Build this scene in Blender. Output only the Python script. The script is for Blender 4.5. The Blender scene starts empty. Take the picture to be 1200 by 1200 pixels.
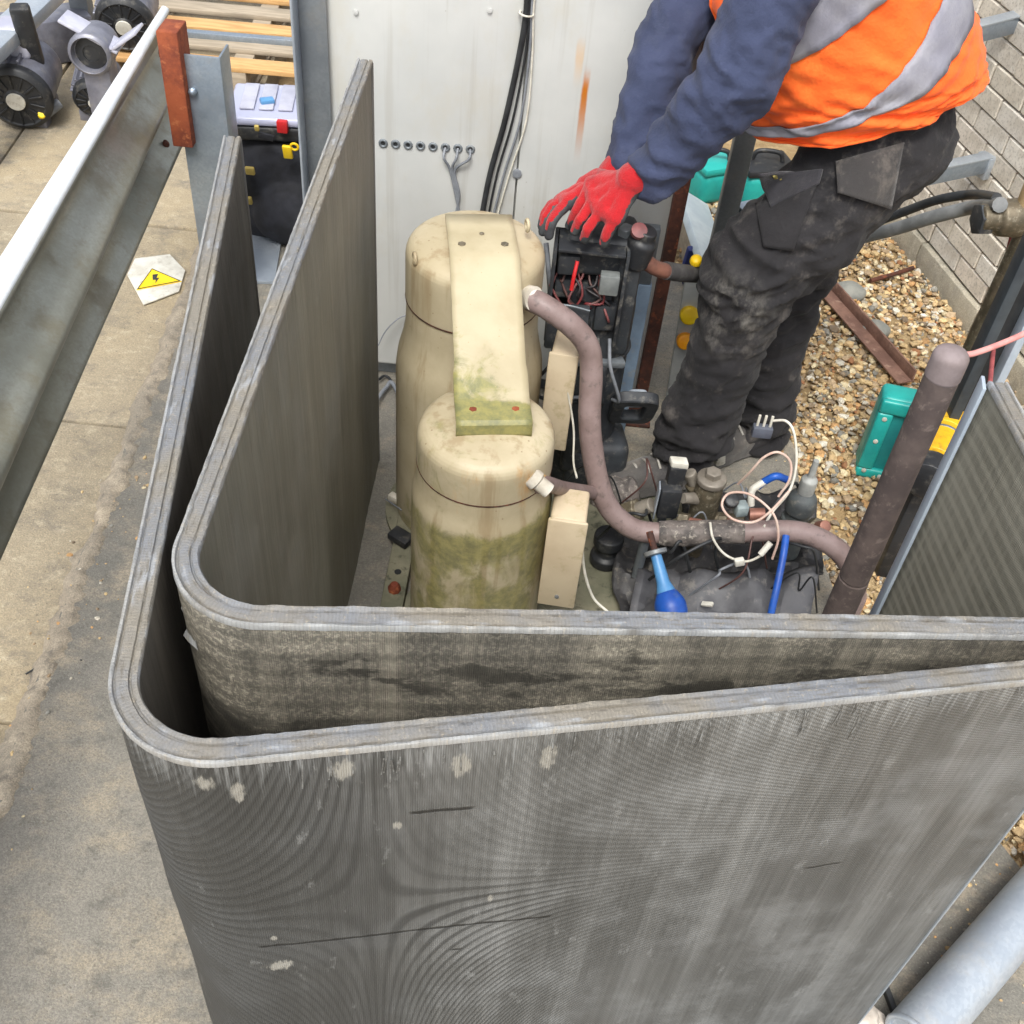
import bpy, bmesh, math, random
import numpy as np
from mathutils import Vector, Matrix, noise
from mathutils.bvhtree import BVHTree
random.seed(7)
S = bpy.context.scene
C = S.collection
R = math.radians

# ------------------------------------------------------------------ camera
F, TH, H, ROLL = 1300.0, R(45), 2.1, math.atan2(130, 1270)
cam = bpy.data.cameras.new('camera'); co = bpy.data.objects.new('camera', cam); C.objects.link(co)
cam.sensor_width = 36; cam.lens = F / 1200 * 36; cam.clip_start = .02; cam.clip_end = 500
fw = Vector((0, math.cos(TH), -math.sin(TH))); up0 = Vector((0, math.sin(TH), math.cos(TH))); rt0 = Vector((1, 0, 0))
cr, sr = math.cos(ROLL), math.sin(ROLL)
rt = rt0 * cr + up0 * sr
up = up0 * cr - rt0 * sr
m = Matrix((rt, up, -fw)).transposed().to_4x4(); m.translation = (0, 0, H)
co.matrix_world = m
S.camera = co

# ------------------------------------------------------------------ sky, sun, exposure
SUN_EL, SUN_AZ = R(58), R(188)          # azimuth of the sun, clockwise from +Y
w = bpy.data.worlds.new('World'); S.world = w; w.use_nodes = True
nt = w.node_tree
bg = nt.nodes['Background']
sky = nt.nodes.new('ShaderNodeTexSky'); sky.sky_type = 'NISHITA'; sky.sun_disc = False
sky.sun_elevation = SUN_EL; sky.sun_rotation = SUN_AZ; sky.air_density = 1.2; sky.dust_density = 4.0
hsv = nt.nodes.new('ShaderNodeHueSaturation'); hsv.inputs['Saturation'].default_value = .30
nt.links.new(sky.outputs[0], hsv.inputs['Color']); nt.links.new(hsv.outputs[0], bg.inputs[0])
bg.inputs[1].default_value = .15
sl = bpy.data.lights.new('sun', 'SUN'); sl.energy = 1.5; sl.angle = R(18); sl.color = (1, .985, .93)
so = bpy.data.objects.new('sun', sl); C.objects.link(so)
sd = Vector((math.sin(SUN_AZ) * math.cos(SUN_EL), math.cos(SUN_AZ) * math.cos(SUN_EL), math.sin(SUN_EL)))
so.rotation_euler = sd.to_track_quat('Z', 'Y').to_euler(); so.location = sd * 8
S.view_settings.view_transform = 'Standard'; S.view_settings.look = 'None'
S.view_settings.exposure = .74; S.view_settings.gamma = 1

# ------------------------------------------------------------------ pixel helper (1200 px photograph)
CAM = Vector((0, 0, H))
def ray(x, y):
    return rt * (x - 600) - up * (y - 600) + fw * F
def P(x, y, z=None, X=None, Y=None):
    d = ray(x, y)
    if z is not None: t = (z - H) / d.z
    elif Y is not None: t = Y / d.y
    else: t = X / d.x
    return CAM + d * t

# ------------------------------------------------------------------ materials
def lin(r, g, b):
    f = lambda c: ((c / 255 + .055) / 1.055) ** 2.4 if c > 10 else c / 255 / 12.92
    return (f(r), f(g), f(b), 1)
class NT:
    def __init__(s, name):
        s.m = bpy.data.materials.new(name); s.m.use_nodes = True
        s.t = s.m.node_tree; s.b = s.t.nodes['Principled BSDF']
        s.tc = s.t.nodes.new('ShaderNodeTexCoord')
    def n(s, typ, **k):
        o = s.t.nodes.new(typ)
        for a, v in k.items(): setattr(o, a, v)
        return o
    def l(s, a, b): s.t.links.new(a, b)
    def setin(s, sock, v):
        if hasattr(v, 'is_linked') or isinstance(v, bpy.types.NodeSocket): s.l(v, sock)
        else: sock.default_value = v
    def math(s, op, a, b=0.0, c=None, clamp=False):
        o = s.n('ShaderNodeMath', operation=op); o.use_clamp = clamp
        s.setin(o.inputs[0], a); s.setin(o.inputs[1], b)
        if c is not None: s.setin(o.inputs[2], c)
        return o.outputs[0]
    def mapr(s, v, a, b, c=0.0, d=1.0):
        o = s.n('ShaderNodeMapRange', interpolation_type='SMOOTHSTEP')
        s.setin(o.inputs[0], v)
        for i, q in enumerate((a, b, c, d)): s.setin(o.inputs[i + 1], q)
        return o.outputs[0]
    def noise(s, scale=5, detail=4, rough=.55, stretch=None, coord='Object', dist=0, off=None):
        v = s.tc.outputs[coord]
        if stretch or off:
            mp = s.n('ShaderNodeMapping'); s.l(v, mp.inputs[0])
            if stretch: mp.inputs['Scale'].default_value = stretch
            if off: mp.inputs['Location'].default_value = off
            v = mp.outputs[0]
        o = s.n('ShaderNodeTexNoise'); s.l(v, o.inputs['Vector'])
        o.inputs['Scale'].default_value = scale; o.inputs['Detail'].default_value = detail
        o.inputs['Roughness'].default_value = rough; o.inputs['Distortion'].default_value = dist
        return o.outputs['Fac']
    def voro(s, scale, coord='Object', feature='F1', out='Distance'):
        o = s.n('ShaderNodeTexVoronoi', feature=feature); s.l(s.tc.outputs[coord], o.inputs['Vector'])
        o.inputs['Scale'].default_value = scale
        return o.outputs[out]
    def mix(s, f, a, b, mode='MIX'):
        o = s.n('ShaderNodeMix', data_type='RGBA', blend_type=mode)
        s.setin(o.inputs[0], f); s.setin(o.inputs[6], a); s.setin(o.inputs[7], b)
        return o.outputs[2]
    def sep(s, coord='Object'):
        o = s.n('ShaderNodeSeparateXYZ'); s.l(s.tc.outputs[coord], o.inputs[0]); return o.outputs
    def bump(s, h, strength=.3, dist=.01, prev=None):
        o = s.n('ShaderNodeBump'); o.inputs['Strength'].default_value = strength; o.inputs['Distance'].default_value = dist
        s.l(h, o.inputs['Height'])
        if prev is not None: s.l(prev, o.inputs['Normal'])
        return o.outputs[0]
    def fin(s, col, rough=.6, metal=0.0, nrm=None, **k):
        s.setin(s.b.inputs['Base Color'], col); s.setin(s.b.inputs['Roughness'], rough); s.setin(s.b.inputs['Metallic'], metal)
        if nrm is not None: s.l(nrm, s.b.inputs['Normal'])
        for a, v in k.items(): s.setin(s.b.inputs[a], v)
        return s.m
MC = {}
def simple(name, c1, c2=None, scale=8, rough=.6, metal=0, bump=.15, bscale=60, bdist=.003, stretch=None, lo=.35, hi=.65, dirt=None, **k):
    """a worn painted / plain surface: two tones, an optional dirt layer, fine relief"""
    if name in MC: return MC[name]
    t = NT(name); c2 = c2 or tuple(x * .72 for x in c1[:3]) + (1,)
    f = t.mapr(t.noise(scale, 6, .6, stretch), lo, hi)
    col = t.mix(f, c1, c2)
    if dirt:
        d = t.mapr(t.noise(scale * 3.1, 7, .7, off=(3, 1, 7)), .52, .68)
        col = t.mix(t.math('MULTIPLY', d, dirt[1]), col, dirt[0])
    r = t.math('ADD', t.math('MULTIPLY', t.noise(scale * 2, 3), .24), rough - .12)
    MC[name] = t.fin(col, r, metal, t.bump(t.noise(bscale, 4), bump, bdist), **k)
    return MC[name]

def conc(name, c1, c2, c3, c4, crack=0.0):
    t = NT(name)
    col = t.mix(t.mapr(t.noise(1.7, 6, .6), .35, .65), c1, c2)
    col = t.mix(t.mapr(t.noise(5.5, 8, .72, (1, 1.5, 1)), .46, .66), col, c3)
    col = t.mix(t.mapr(t.noise(11, 7, .75, (.8, 2.0, 1), off=(7, 3, 0)), .56, .70, 0, .38), col, tuple(min(.9, x * 1.2) for x in c4[:3]) + (1,))
    pit = t.math('MULTIPLY', t.mapr(t.voro(62), .10, .2, 1, 0), t.mapr(t.noise(7, 4, off=(1, 8, 2)), .5, .6))
    col = t.mix(t.math('MULTIPLY', pit, .7), col, tuple(x * .4 for x in c3[:3]) + (1,))
    col = t.mix(t.math('MULTIPLY', t.mapr(t.noise(23, 6, .7), .5, .72), .75), col, c4)
    v = t.voro(150)
    col = t.mix(t.mapr(v, .12, .3, .5, 0), col, (c1[0] * 1.35, c1[1] * 1.35, c1[2] * 1.35, 1))
    fine = t.noise(240, 3, .7)
    col = t.mix(t.mapr(fine, .35, .65, .0, .45), col, (c2[0] * .45, c2[1] * .45, c2[2] * .45, 1))
    n = t.bump(t.noise(14, 8, .7), .35, .02); n = t.bump(fine, .5, .004, n)
    return t.fin(col, .88, 0, n)
M_TAN = conc('tan_concrete', lin(176, 160, 131), lin(160, 148, 126), lin(132, 124, 110), lin(194, 181, 156))
M_GREY = conc('grey_concrete', lin(142, 137, 127), lin(122, 119, 111), lin(164, 153, 134), lin(104, 101, 95))
M_MORTARG = conc('rough_mortar', lin(168, 155, 136), lin(142, 134, 120), lin(190, 176, 154), lin(112, 106, 98))
M_SAND = conc('sand_bed', lin(176, 150, 108), lin(150, 126, 90), lin(190, 166, 126), lin(124, 104, 76))

def brick_mat():
    t = NT('pale_concrete_brick')
    oi = t.n('ShaderNodeObjectInfo')
    ramp = t.n('ShaderNodeValToRGB'); t.l(oi.outputs['Random'], ramp.inputs[0])
    e = ramp.color_ramp.elements; e[0].color = lin(208, 200, 186); e[1].color = lin(230, 225, 214)
    for p_, c_ in ((.3, lin(218, 209, 194)), (.55, lin(212, 206, 196)), (.8, lin(224, 213, 198))): q = e.new(p_); q.color = c_
    col = t.mix(t.mapr(t.noise(22, 6, .65), .4, .7, 0, .6), ramp.outputs[0], lin(176, 166, 150))
    col = t.mix(t.mapr(t.noise(130, 3), .5, .7, 0, .4), col, lin(120, 112, 102))
    return t.fin(col, .9, 0, t.bump(t.noise(120, 5, .7), .5, .004))
M_BRICK = brick_mat()
M_MORT = simple('wall_mortar', lin(172, 164, 150), lin(152, 144, 130), 9, .95, bump=.5)
M_BASEC = conc('base_course_concrete', lin(196, 186, 164), lin(178, 170, 152), lin(158, 152, 138), lin(204, 196, 178))

def galv(name='galvanised_steel', base=(164, 176, 188), dark=(136, 148, 162), rough=.42, metal=.75, dirtc=(120, 112, 96), dirtf=.35):
    t = NT(name)
    sp = t.voro(150, out='Color')
    bw = t.n('ShaderNodeRGBToBW'); t.l(sp, bw.inputs[0])
    col = t.mix(t.mapr(bw.outputs[0], .2, .8), tuple(.6 * a + .4 * b for a, b in zip(lin(*base), lin(*dark))), lin(*base))
    col = t.mix(t.mapr(t.noise(3.5, 6, .65), .36, .7), col, lin(*dark))
    d = t.math('MULTIPLY', t.mapr(t.noise(6, 7, .7, off=(5, 2, 1)), .48, .66), dirtf)
    col = t.mix(d, col, lin(*dirtc))
    r = t.math('ADD', t.math('MULTIPLY', t.noise(20, 4), .3), rough - .15)
    return t.fin(col, r, t.math('SUBTRACT', metal, d), t.bump(t.noise(40, 4), .12, .003))
M_GALV = galv()
M_RAIL = galv('weathered_rail', (172, 174, 166), (148, 148, 136), .38, .5, (118, 110, 84), .6)
M_GALVL = galv('bright_galvanised', (186, 194, 202), (160, 170, 182), .4, .55, (150, 150, 148), .25)
M_CHAN = galv('grey_channel', (134, 140, 144), (112, 118, 124), .5, .5)

def rusty(name, a, b, c, sc=14):
    t = NT(name)
    col = t.mix(t.mapr(t.noise(sc, 7, .7), .38, .62), a, b)
    col = t.mix(t.mapr(t.noise(sc * 3, 5, .7), .55, .7), col, c)
    return t.fin(col, .82, 0, t.bump(t.noise(sc * 6, 5, .7), .5, .004))
M_RUST = rusty('rusty_brown_steel', lin(92, 52, 38), lin(58, 36, 30), lin(132, 72, 46))
M_RUSTB = rusty('rust_red_block', lin(150, 76, 44), lin(112, 52, 34), lin(172, 100, 62), 9)
M_RAILB = rusty('brown_angle', lin(146, 112, 96), lin(116, 86, 74), lin(166, 136, 118), 11)

def paint_tan():
    t = NT('tan_compressor_paint')
    x, y, z = t.sep()[:3]
    col = t.mix(t.mapr(t.noise(7, 6, .6), .35, .65), lin(190, 178, 150), lin(175, 162, 133))
    # vertical run-off streaks
    st = t.mapr(t.noise(26, 5, .6, (1, 1, .07)), .5, .66)
    col = t.mix(t.math('MULTIPLY', st, .65), col, lin(150, 130, 98))
    # algae: its own ragged patches, thickest on the shoulder ledge and foot of the small shell
    at = t.n('ShaderNodeAttribute', attribute_name='algae')
    n = t.noise(16, 8, .7, (1, 1, .6), dist=.6)
    al = t.mapr(t.math('ADD', at.outputs['Fac'], t.math('MULTIPLY', t.math('SUBTRACT', n, .5), 1.5)), .42, .78)
    col = t.mix(t.math('MULTIPLY', al, .78), col, t.mix(t.mapr(t.noise(40, 6, .7), .3, .7), lin(150, 143, 84), lin(92, 94, 54)))
    ru = t.n('ShaderNodeAttribute', attribute_name='rust')
    rn = t.mapr(t.math('ADD', t.math('ADD', ru.outputs['Fac'], .08), t.math('MULTIPLY', t.math('SUBTRACT', t.noise(22, 7, .7, (1, 1, .35)), .5), 1.2)), .5, .85)
    col = t.mix(t.math('MULTIPLY', rn, .75), col, lin(190, 138, 72))
    sp = t.mapr(t.voro(48), .07, .12, .55, 0)
    col = t.mix(t.math('MULTIPLY', sp, t.mapr(t.noise(9, 3), .5, .6)), col, lin(112, 82, 50))
    return t.fin(col, .5, 0, t.bump(t.noise(50, 5), .12, .003))
M_COMP = paint_tan()

def fins(name, base, dark, dust, dustamt, moire=None, row_shade=None, left_dark=None, crush=0, speck=0.0, band=0.0, blobs=(), gouges=(), scuff=None, metal=.35):
    t = NT(name)
    u, v, _ = t.sep('UV')[:3]
    big = t.noise(2.4, 6, .6, (1, .5, 1), 'UV')
    col = t.mix(t.mapr(big, .3, .7), base, dark)
    # vertical run-off streaks
    st = t.noise(16, 6, .62, (1, .05, 1), 'UV')
    col = t.mix(t.mapr(st, .42, .7, 0, .5), col, dust)
    st2 = t.noise(150, 3, .6, (1, .02, 1), 'UV', off=(4, 0, 0))
    col = t.mix(t.mapr(st2, .35, .65, 0, .32), col, tuple(c * .6 for c in dark[:3]) + (1,))
    pd = t.mapr(t.noise(5, 7, .68, (1, .8, 1), 'UV', off=(1, 5, 0)), .44, .64)
    if speck:
        sn = t.mapr(t.noise(150, 5, .8, (1, 1, 1), 'UV'), .49, .57)
        col = t.mix(t.math('MULTIPLY', t.math('MULTIPLY', sn, speck), t.mapr(pd, 0, 1, .35, 1)), col, dust)
        dk = t.mapr(t.noise(5, 7, .75, (.6, 1.5, 1), 'UV', off=(8, 2, 0)), .53, .58)
        col = t.mix(t.math('MULTIPLY', dk, .85), col, tuple(c * .55 for c in dark[:3]) + (1,))
    col = t.mix(t.math('MULTIPLY', pd, dustamt), col, dust)
    if band:
        bn = t.math('SINE', t.math('MULTIPLY', v, 2 * math.pi / .032))
        bn = t.math('MULTIPLY', t.mapr(bn, -.4, 1, 0, 1), t.noise(22, 5, .7, (1, 1, 1), 'UV'))
        col = t.mix(t.math('MULTIPLY', bn, band), col, tuple(c * .5 for c in dark[:3]) + (1,))
    fin_h = t.math('SINE', t.math('MULTIPLY', u, 2 * math.pi / .0026))
    h = fin_h
    if moire:
        u0, v0, K, amp = moire
        wob = t.math('MULTIPLY', t.math('SUBTRACT', t.noise(3, 3, .5, (1, 1, 1), 'UV'), .5), 1.6)
        ph = t.math('ADD', t.math('MULTIPLY', t.math('MULTIPLY', t.math('SUBTRACT', u, u0), t.math('SUBTRACT', v, v0)), K), t.math('MULTIPLY', wob, 3))
        wv = t.math('SINE', ph)
        fade = t.mapr(u, u0 + .5, u0 + .15, .25, 1)
        a = t.math('MULTIPLY', t.math('MULTIPLY', fade, amp), t.mapr(t.noise(4, 3, .5, coord='UV', off=(2, 9, 0)), .3, .6, .35, 1))
        a = t.math('MULTIPLY', a, t.math('SUBTRACT', 1, t.math('MULTIPLY', t.mapr(u, u0 - .02, u0 + .10), t.mapr(v, v0 - .03, v0 + .08, 0, .8))))
        col = t.mix(t.math('MULTIPLY', t.mapr(wv, -.2, 1), a), col, tuple(c * .36 for c in dark[:3]) + (1,))
        h = t.math('ADD', h, t.math('MULTIPLY', wv, .8))
    if left_dark:  # patchy darkening towards the left bend
        sm = t.math('ADD', t.mapr(u, left_dark[0], left_dark[1]), t.math('MULTIPLY', t.math('SUBTRACT', t.noise(3, 5, coord='UV', off=(6, 1, 0)), .5), .9))
        col = t.mix(t.mapr(sm, .3, 1, 0, .75), col, tuple(c * .5 for c in dark[:3]) + (1,))
    if crush:
        cn_ = t.mapr(t.noise(26, 5, .7, (1, .35, 1), 'UV', off=(3, 7, 0)), .6, .68)
        col = t.mix(t.math('MULTIPLY', cn_, crush * .6), col, dust)
        h = t.math('ADD', h, t.math('MULTIPLY', cn_, t.math('MULTIPLY', t.noise(220, 3, .7, (1, .3, 1), 'UV'), 3)))
    if row_shade:  # shadow bands of the tube rows painted into the fin colour
        ud, ku, kv, amp = row_shade
        wv = t.math('SINE', t.math('ADD', t.math('ADD', t.math('MULTIPLY', u, ku), t.math('MULTIPLY', v, kv)), t.math('MULTIPLY', t.noise(3, 2, coord='UV'), 1.5)))
        col = t.mix(t.math('MULTIPLY', t.mapr(wv, -.5, 1), t.math('MULTIPLY', t.mapr(u, ud - .01, ud + .03), amp)), col, dust)
    if scuff:
        vt, amt = scuff
        s1 = t.noise(170, 4, .7, (1, .035, 1), 'UV', off=(9, 0, 0))
        lim = t.math('ADD', t.mapr(v, vt - .12, vt, .0, .25), t.math('MULTIPLY', t.math('SUBTRACT', t.noise(7, 4, coord='UV'), .5), .18))
        sc = t.mapr(t.math('ADD', s1, lim), .66, .92)
        col = t.mix(t.math('MULTIPLY', sc, amt), col, lin(206, 210, 212))
    for (bu, bv, ru_, rv_) in blobs:
        a = t.math('DIVIDE', t.math('SUBTRACT', u, bu), ru_); b = t.math('DIVIDE', t.math('SUBTRACT', v, bv), rv_)
        d = t.math('ADD', t.math('MULTIPLY', a, a), t.math('MULTIPLY', b, b))
        d = t.math('ADD', d, t.math('MULTIPLY', t.math('SUBTRACT', t.noise(110, 5, .75, (1, .22, 1), 'UV'), .5), 5.0))
        col = t.mix(t.mapr(d, .2, 1.3, .75, 0), col, lin(184, 182, 174))
    for (a0, b0, a1, b1, wd) in gouges:
        # distance to a slanted line, cut at its ends
        k = (b1 - b0) / (a1 - a0)
        dv = t.math('ABSOLUTE', t.math('SUBTRACT', t.math('SUBTRACT', v, b0), t.math('MULTIPLY', t.math('SUBTRACT', u, a0), k)))
        dv = t.math('ADD', dv, t.math('MULTIPLY', t.math('SUBTRACT', t.noise(60, 3, coord='UV'), .5), wd * 1.2))
        g = t.math('MULTIPLY', t.mapr(dv, wd * .3, wd, 1, 0), t.math('MULTIPLY', t.mapr(u, a0, a0 + .01), t.mapr(u, a1 - .01, a1, 1, 0)))
        col = t.mix(t.math('MULTIPLY', g, .85), col, lin(34, 34, 33))
        h = t.math('SUBTRACT', h, t.math('MULTIPLY', g, 3))
    n = t.bump(h, .5, .0012)
    n = t.bump(t.noise(90, 4, .7, (1, .25, 1), 'UV'), .25, .003, n)
    return t.fin(col, t.math('ADD', t.math('MULTIPLY', pd, .25), .5), metal, n)

def rim_mat():
    t = NT('coil_rim_aluminium')
    u, v, _ = t.sep('UV')[:3]
    col = t.mix(t.mapr(t.noise(3.2, 6, .65, coord='UV'), .40, .58), lin(128, 131, 136), lin(138, 132, 121))
    col = t.mix(t.mapr(t.noise(30, 6, .7, (1, 6, 1), 'UV'), .5, .7), col, lin(112, 106, 96))
    col = t.mix(t.mapr(t.noise(9, 4, .6, (1, 4, 1), 'UV', off=(2, 2, 2)), .57, .66, 0, .45), col, lin(182, 188, 196))
    lip = t.mapr(v, TK * .33, TK * .38)
    col = t.mix(t.math('MULTIPLY', lip, t.mapr(t.noise(14, 5, .7, coord='UV', off=(4, 4, 0)), .3, .55, .15, .75)), col, lin(172, 173, 172))
    cr_ = t.mapr(t.noise(120, 5, .75, coord='UV', off=(1, 2, 3)), .56, .66)
    col = t.mix(t.math('MULTIPLY', cr_, .6), col, lin(176, 166, 148))
    s = t.math('SINE', t.math('ADD', t.math('MULTIPLY', u, 2 * math.pi / .0044), t.math('MULTIPLY', t.noise(60, 2, coord='UV'), 6)))
    col = t.mix(t.mapr(s, .1, .9, 0, .16), col, lin(100, 96, 88))
    n = t.bump(s, .14, .001); n = t.bump(t.noise(160, 5, .75, coord='UV'), .8, .003, n)
    return t.fin(col, .62, .2, n)
TK = .031
M_RIM = rim_mat()

def cloth(name, c1, c2, rough=.9, weave=900, bump=.25, dirt=None, sheen=.2, dsc=9, knee=False):
    t = NT(name)
    col = t.mix(t.mapr(t.noise(5, 5, .6), .35, .65), c1, c2)
    if dirt:
        d = t.mapr(t.noise(dsc, 7, .72, (1, 1, .7), off=(4, 4, 1)), .54, .68)
        col = t.mix(t.math('MULTIPLY', d, dirt[1]), col, dirt[0])
        d2 = t.mapr(t.voro(34), .05, .1, 1, 0)
        col = t.mix(t.math('MULTIPLY', d2, .55 * dirt[1]), col, dirt[0])
    if knee:                                   # rubbed pale patch over the near knee (object space of the worker)
        vm = t.n('ShaderNodeVectorMath', operation='DISTANCE'); t.l(t.tc.outputs['Object'], vm.inputs[0]); kp = P(850, 372, Y=2.17); vm.inputs[1].default_value = (kp.x - .55, kp.y - 2.38, kp.z)
        kn_ = t.math('MULTIPLY', t.mapr(vm.outputs['Value'], .04, .15, 1, 0), t.mapr(t.noise(20, 7, .75, (1, 1, .5)), .42, .66))
        col = t.mix(t.math('MULTIPLY', kn_, .55), col, lin(136, 132, 124))
    n = t.bump(t.noise(weave, 2), bump, .002); n = t.bump(t.noise(34, 6, .7), .5, .008, n); n = t.bump(t.noise(110, 4, .7), .3, .003, n)
    return t.fin(col, rough, 0, n, **{'Sheen Weight': sheen})
M_NAVY = cloth('navy_knit', lin(58, 66, 94), lin(46, 54, 80), dirt=(lin(80, 86, 106), .25), sheen=.05)
M_VEST = cloth('hi_vis_orange', lin(255, 112, 34), lin(250, 98, 26), .8, bump=.1, sheen=.1, dirt=(lin(255, 142, 56), .35), dsc=5)
M_TROU = cloth('dark_work_cloth', lin(38, 36, 38), lin(28, 27, 30), dirt=(lin(110, 104, 98), .45), sheen=.05, knee=True)
M_BOOT = cloth('scuffed_boot_leather', lin(84, 80, 76), lin(62, 60, 60), .75, dirt=(lin(130, 122, 112), .6))
M_GRED = cloth('red_glove_knit', lin(176, 20, 28), lin(150, 14, 22), .95, 420, .9, dirt=(lin(116, 34, 38), .6), dsc=22)
M_GGREY = simple('grey_rubber_coating', lin(72, 76, 78), lin(52, 54, 58), 20, .7, bump=.4)
M_REFL = simple('silver_reflective_tape', lin(150, 150, 158), lin(130, 130, 142), 12, .6, 0, .3, 300)
M_SKIN = simple('skin', lin(214, 166, 140), lin(200, 148, 122), 9, .5)
M_HAIR = simple('brown_hair', lin(62, 46, 36), lin(40, 30, 24), 60, .7, bump=.6)
M_BLK = simple('black_plastic', lin(42, 44, 47), lin(30, 31, 34), 9, .5, dirt=(lin(110, 106, 98), .4))
M_BLKD = simple('dusty_black_paint', lin(54, 58, 62), lin(38, 40, 44), 12, .55, dirt=(lin(120, 116, 108), .55))
M_RUB = simple('black_rubber_hose', lin(34, 36, 38), lin(48, 50, 52), 20, .5)
M_GREYH = simple('grey_hose', lin(128, 130, 130), lin(104, 106, 106), 20, .45)
M_FOAM = simple('grey_brown_pipe_lagging', lin(98, 86, 82), lin(78, 68, 66), 18, .8, bump=.4, dirt=(lin(138, 124, 116), .5))
M_PIPE = simple('mauve_brown_painted_pipe', lin(140, 122, 119), lin(122, 104, 100), 14, .5, bump=.3, dirt=(lin(92, 82, 78), .75))
M_LAG = simple('mottled_grey_tape', lin(112, 104, 99), lin(66, 62, 60), 26, .7, bump=.7, bdist=.006, dirt=(lin(176, 168, 156), .7))
M_COPW = simple('bare_white_metal', lin(214, 208, 196), lin(184, 176, 160), 20, .5)
M_WOOD = simple('sawn_timber', lin(206, 166, 112), lin(180, 138, 88), 6, .8, stretch=(1, 9, 9), bump=.3)
M_WOODG = simple('weathered_timber', lin(170, 156, 136), lin(146, 134, 116), 6, .85, stretch=(1, 9, 9), bump=.3)
M_YEL = simple('yellow_plastic', lin(244, 212, 30), lin(232, 190, 20), 12, .45)
M_ORN = simple('amber_plastic', lin(246, 176, 30), lin(226, 140, 20), 12, .45)
M_YELB = simple('yellow_tool_casing', lin(226, 178, 34), lin(206, 154, 22), 12, .5, dirt=(lin(110, 96, 50), .5))
M_TURQ = simple('turquoise_plastic', lin(40, 172, 164), lin(28, 148, 144), 9, .4, bump=.1)
M_TURQD = simple('deep_turquoise_insert', lin(34, 138, 136), lin(26, 118, 120), 9, .5)  # deeper turquoise for the recess panel and ribs of the case
M_BLUE = simple('blue_plastic', lin(30, 88, 178), lin(22, 68, 150), 14, .45, dirt=(lin(90, 110, 140), .4))
M_LBLUE = simple('light_blue_plastic', lin(92, 148, 196), lin(74, 128, 178), 14, .42)
M_WHT = simple('white_plastic', lin(212, 210, 200), lin(188, 184, 172), 14, .5, dirt=(lin(140, 130, 114), .5))
M_RED = simple('red_plastic', lin(206, 40, 44), lin(180, 30, 34), 14, .45)
M_PINK = simple('pink_cord', lin(206, 146, 140), lin(188, 120, 116), 30, .7)
M_REDC = simple('dull_red_cord', lin(168, 84, 84), lin(140, 70, 72), 30, .7)
M_WIREP = simple('pale_pink_wire', lin(208, 186, 172), lin(196, 164, 150), 30, .5)
M_WIREW = simple('off_white_wire', lin(216, 212, 200), lin(190, 186, 172), 30, .5)
M_GREYC = simple('grey_cable', lin(132, 136, 142), lin(112, 116, 122), 30, .5)
M_BRASS = simple('corroded_brass', lin(116, 106, 88), lin(86, 80, 66), 22, .5, .4, .4, dirt=(lin(176, 168, 148), .6))
M_LAV = simple('lavender_grey_metal', lin(134, 135, 146), lin(104, 105, 116), 9, .42, .35, dirt=(lin(150, 146, 140), .5))
M_LAVL = simple('pale_film_wrap', lin(186, 187, 200), lin(160, 161, 178), 9, .35)
M_NAVYB = simple('black_bag_fabric', lin(34, 36, 44), lin(24, 25, 30), 14, .85, bump=.4)
M_GREENB = simple('algae_base_steel', lin(132, 128, 108), lin(102, 102, 84), 9, .8, bump=.4, dirt=(lin(62, 62, 50), .9))
M_SHEET = simple('dusty_black_sheet', lin(92, 92, 95), lin(66, 66, 70), 8, .65, bump=.3, dirt=(lin(136, 132, 126), .6))
M_DARKP = simple('dark_slate_post', lin(70, 78, 84), lin(54, 60, 66), 9, .5, .2)
M_PGREY = simple('pale_blue_grey_bar', lin(176, 188, 200), lin(158, 170, 184), 9, .5, .2)
M_STEELB = simple('blue_grey_slab', lin(136, 156, 176), lin(116, 134, 154), 10, .55, dirt=(lin(150, 146, 136), .5))
M_COPPER = simple('copper_stub', lin(150, 104, 88), lin(120, 84, 74), 20, .5, .3)

def white_cab():
    t = NT('off_white_cabinet_paint')
    x, y, z = t.sep()[:3]
    col = t.mix(t.mapr(t.noise(2.2, 6, .6), .35, .65), lin(197, 198, 195), lin(184, 186, 184))
    gr = t.mapr(t.noise(4.5, 7, .7, (1, 1, .55), off=(3, 0, 1)), .5, .66)
    col = t.mix(t.math('MULTIPLY', gr, .5), col, lin(186, 183, 172))
    st = t.mapr(t.noise(30, 4, .6, (1, 1, .03)), .55, .68)
    col = t.mix(t.math('MULTIPLY', st, .3), col, lin(160, 156, 146))
    sc = t.mapr(t.voro(30), .03, .06, .5, 0)
    col = t.mix(t.math('MULTIPLY', sc, t.mapr(t.noise(5, 3), .52, .6)), col, lin(130, 120, 104))
    # the orange rust run below a bolt
    rp = P(688, 86, Y=2.6)
    def run(px, pz, wd, ln, a):
        dx = t.math('DIVIDE', t.math('SUBTRACT', x, px), wd); dz = t.math('SUBTRACT', pz, z)
        k = t.math('ADD', t.math('MULTIPLY', dx, dx), t.math('MULTIPLY', t.math('SUBTRACT', t.noise(60, 4, .7, (1, 1, .2)), .5), 1.2))
        m1 = t.mapr(k, .2, 1, 1, 0)
        return t.math('MULTIPLY', t.math('MULTIPLY', m1, t.mapr(t.math('ADD', dz, t.math('MULTIPLY', t.noise(40, 3), .03)), -.01, .05)), t.math('MULTIPLY', t.mapr(dz, ln * .15, ln, 1, 0), a))
    ox, oz = CABO
    col = t.mix(run(rp.x - ox, rp.z - oz, .010, .24, 1.0), col, lin(184, 108, 28))
    col = t.mix(run(rp.x - ox - .022, rp.z - oz + .07, .012, .12, .5), col, lin(206, 160, 96))
    return t.fin(col, .42, 0, t.bump(t.noise(30, 4), .06, .003))

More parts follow.
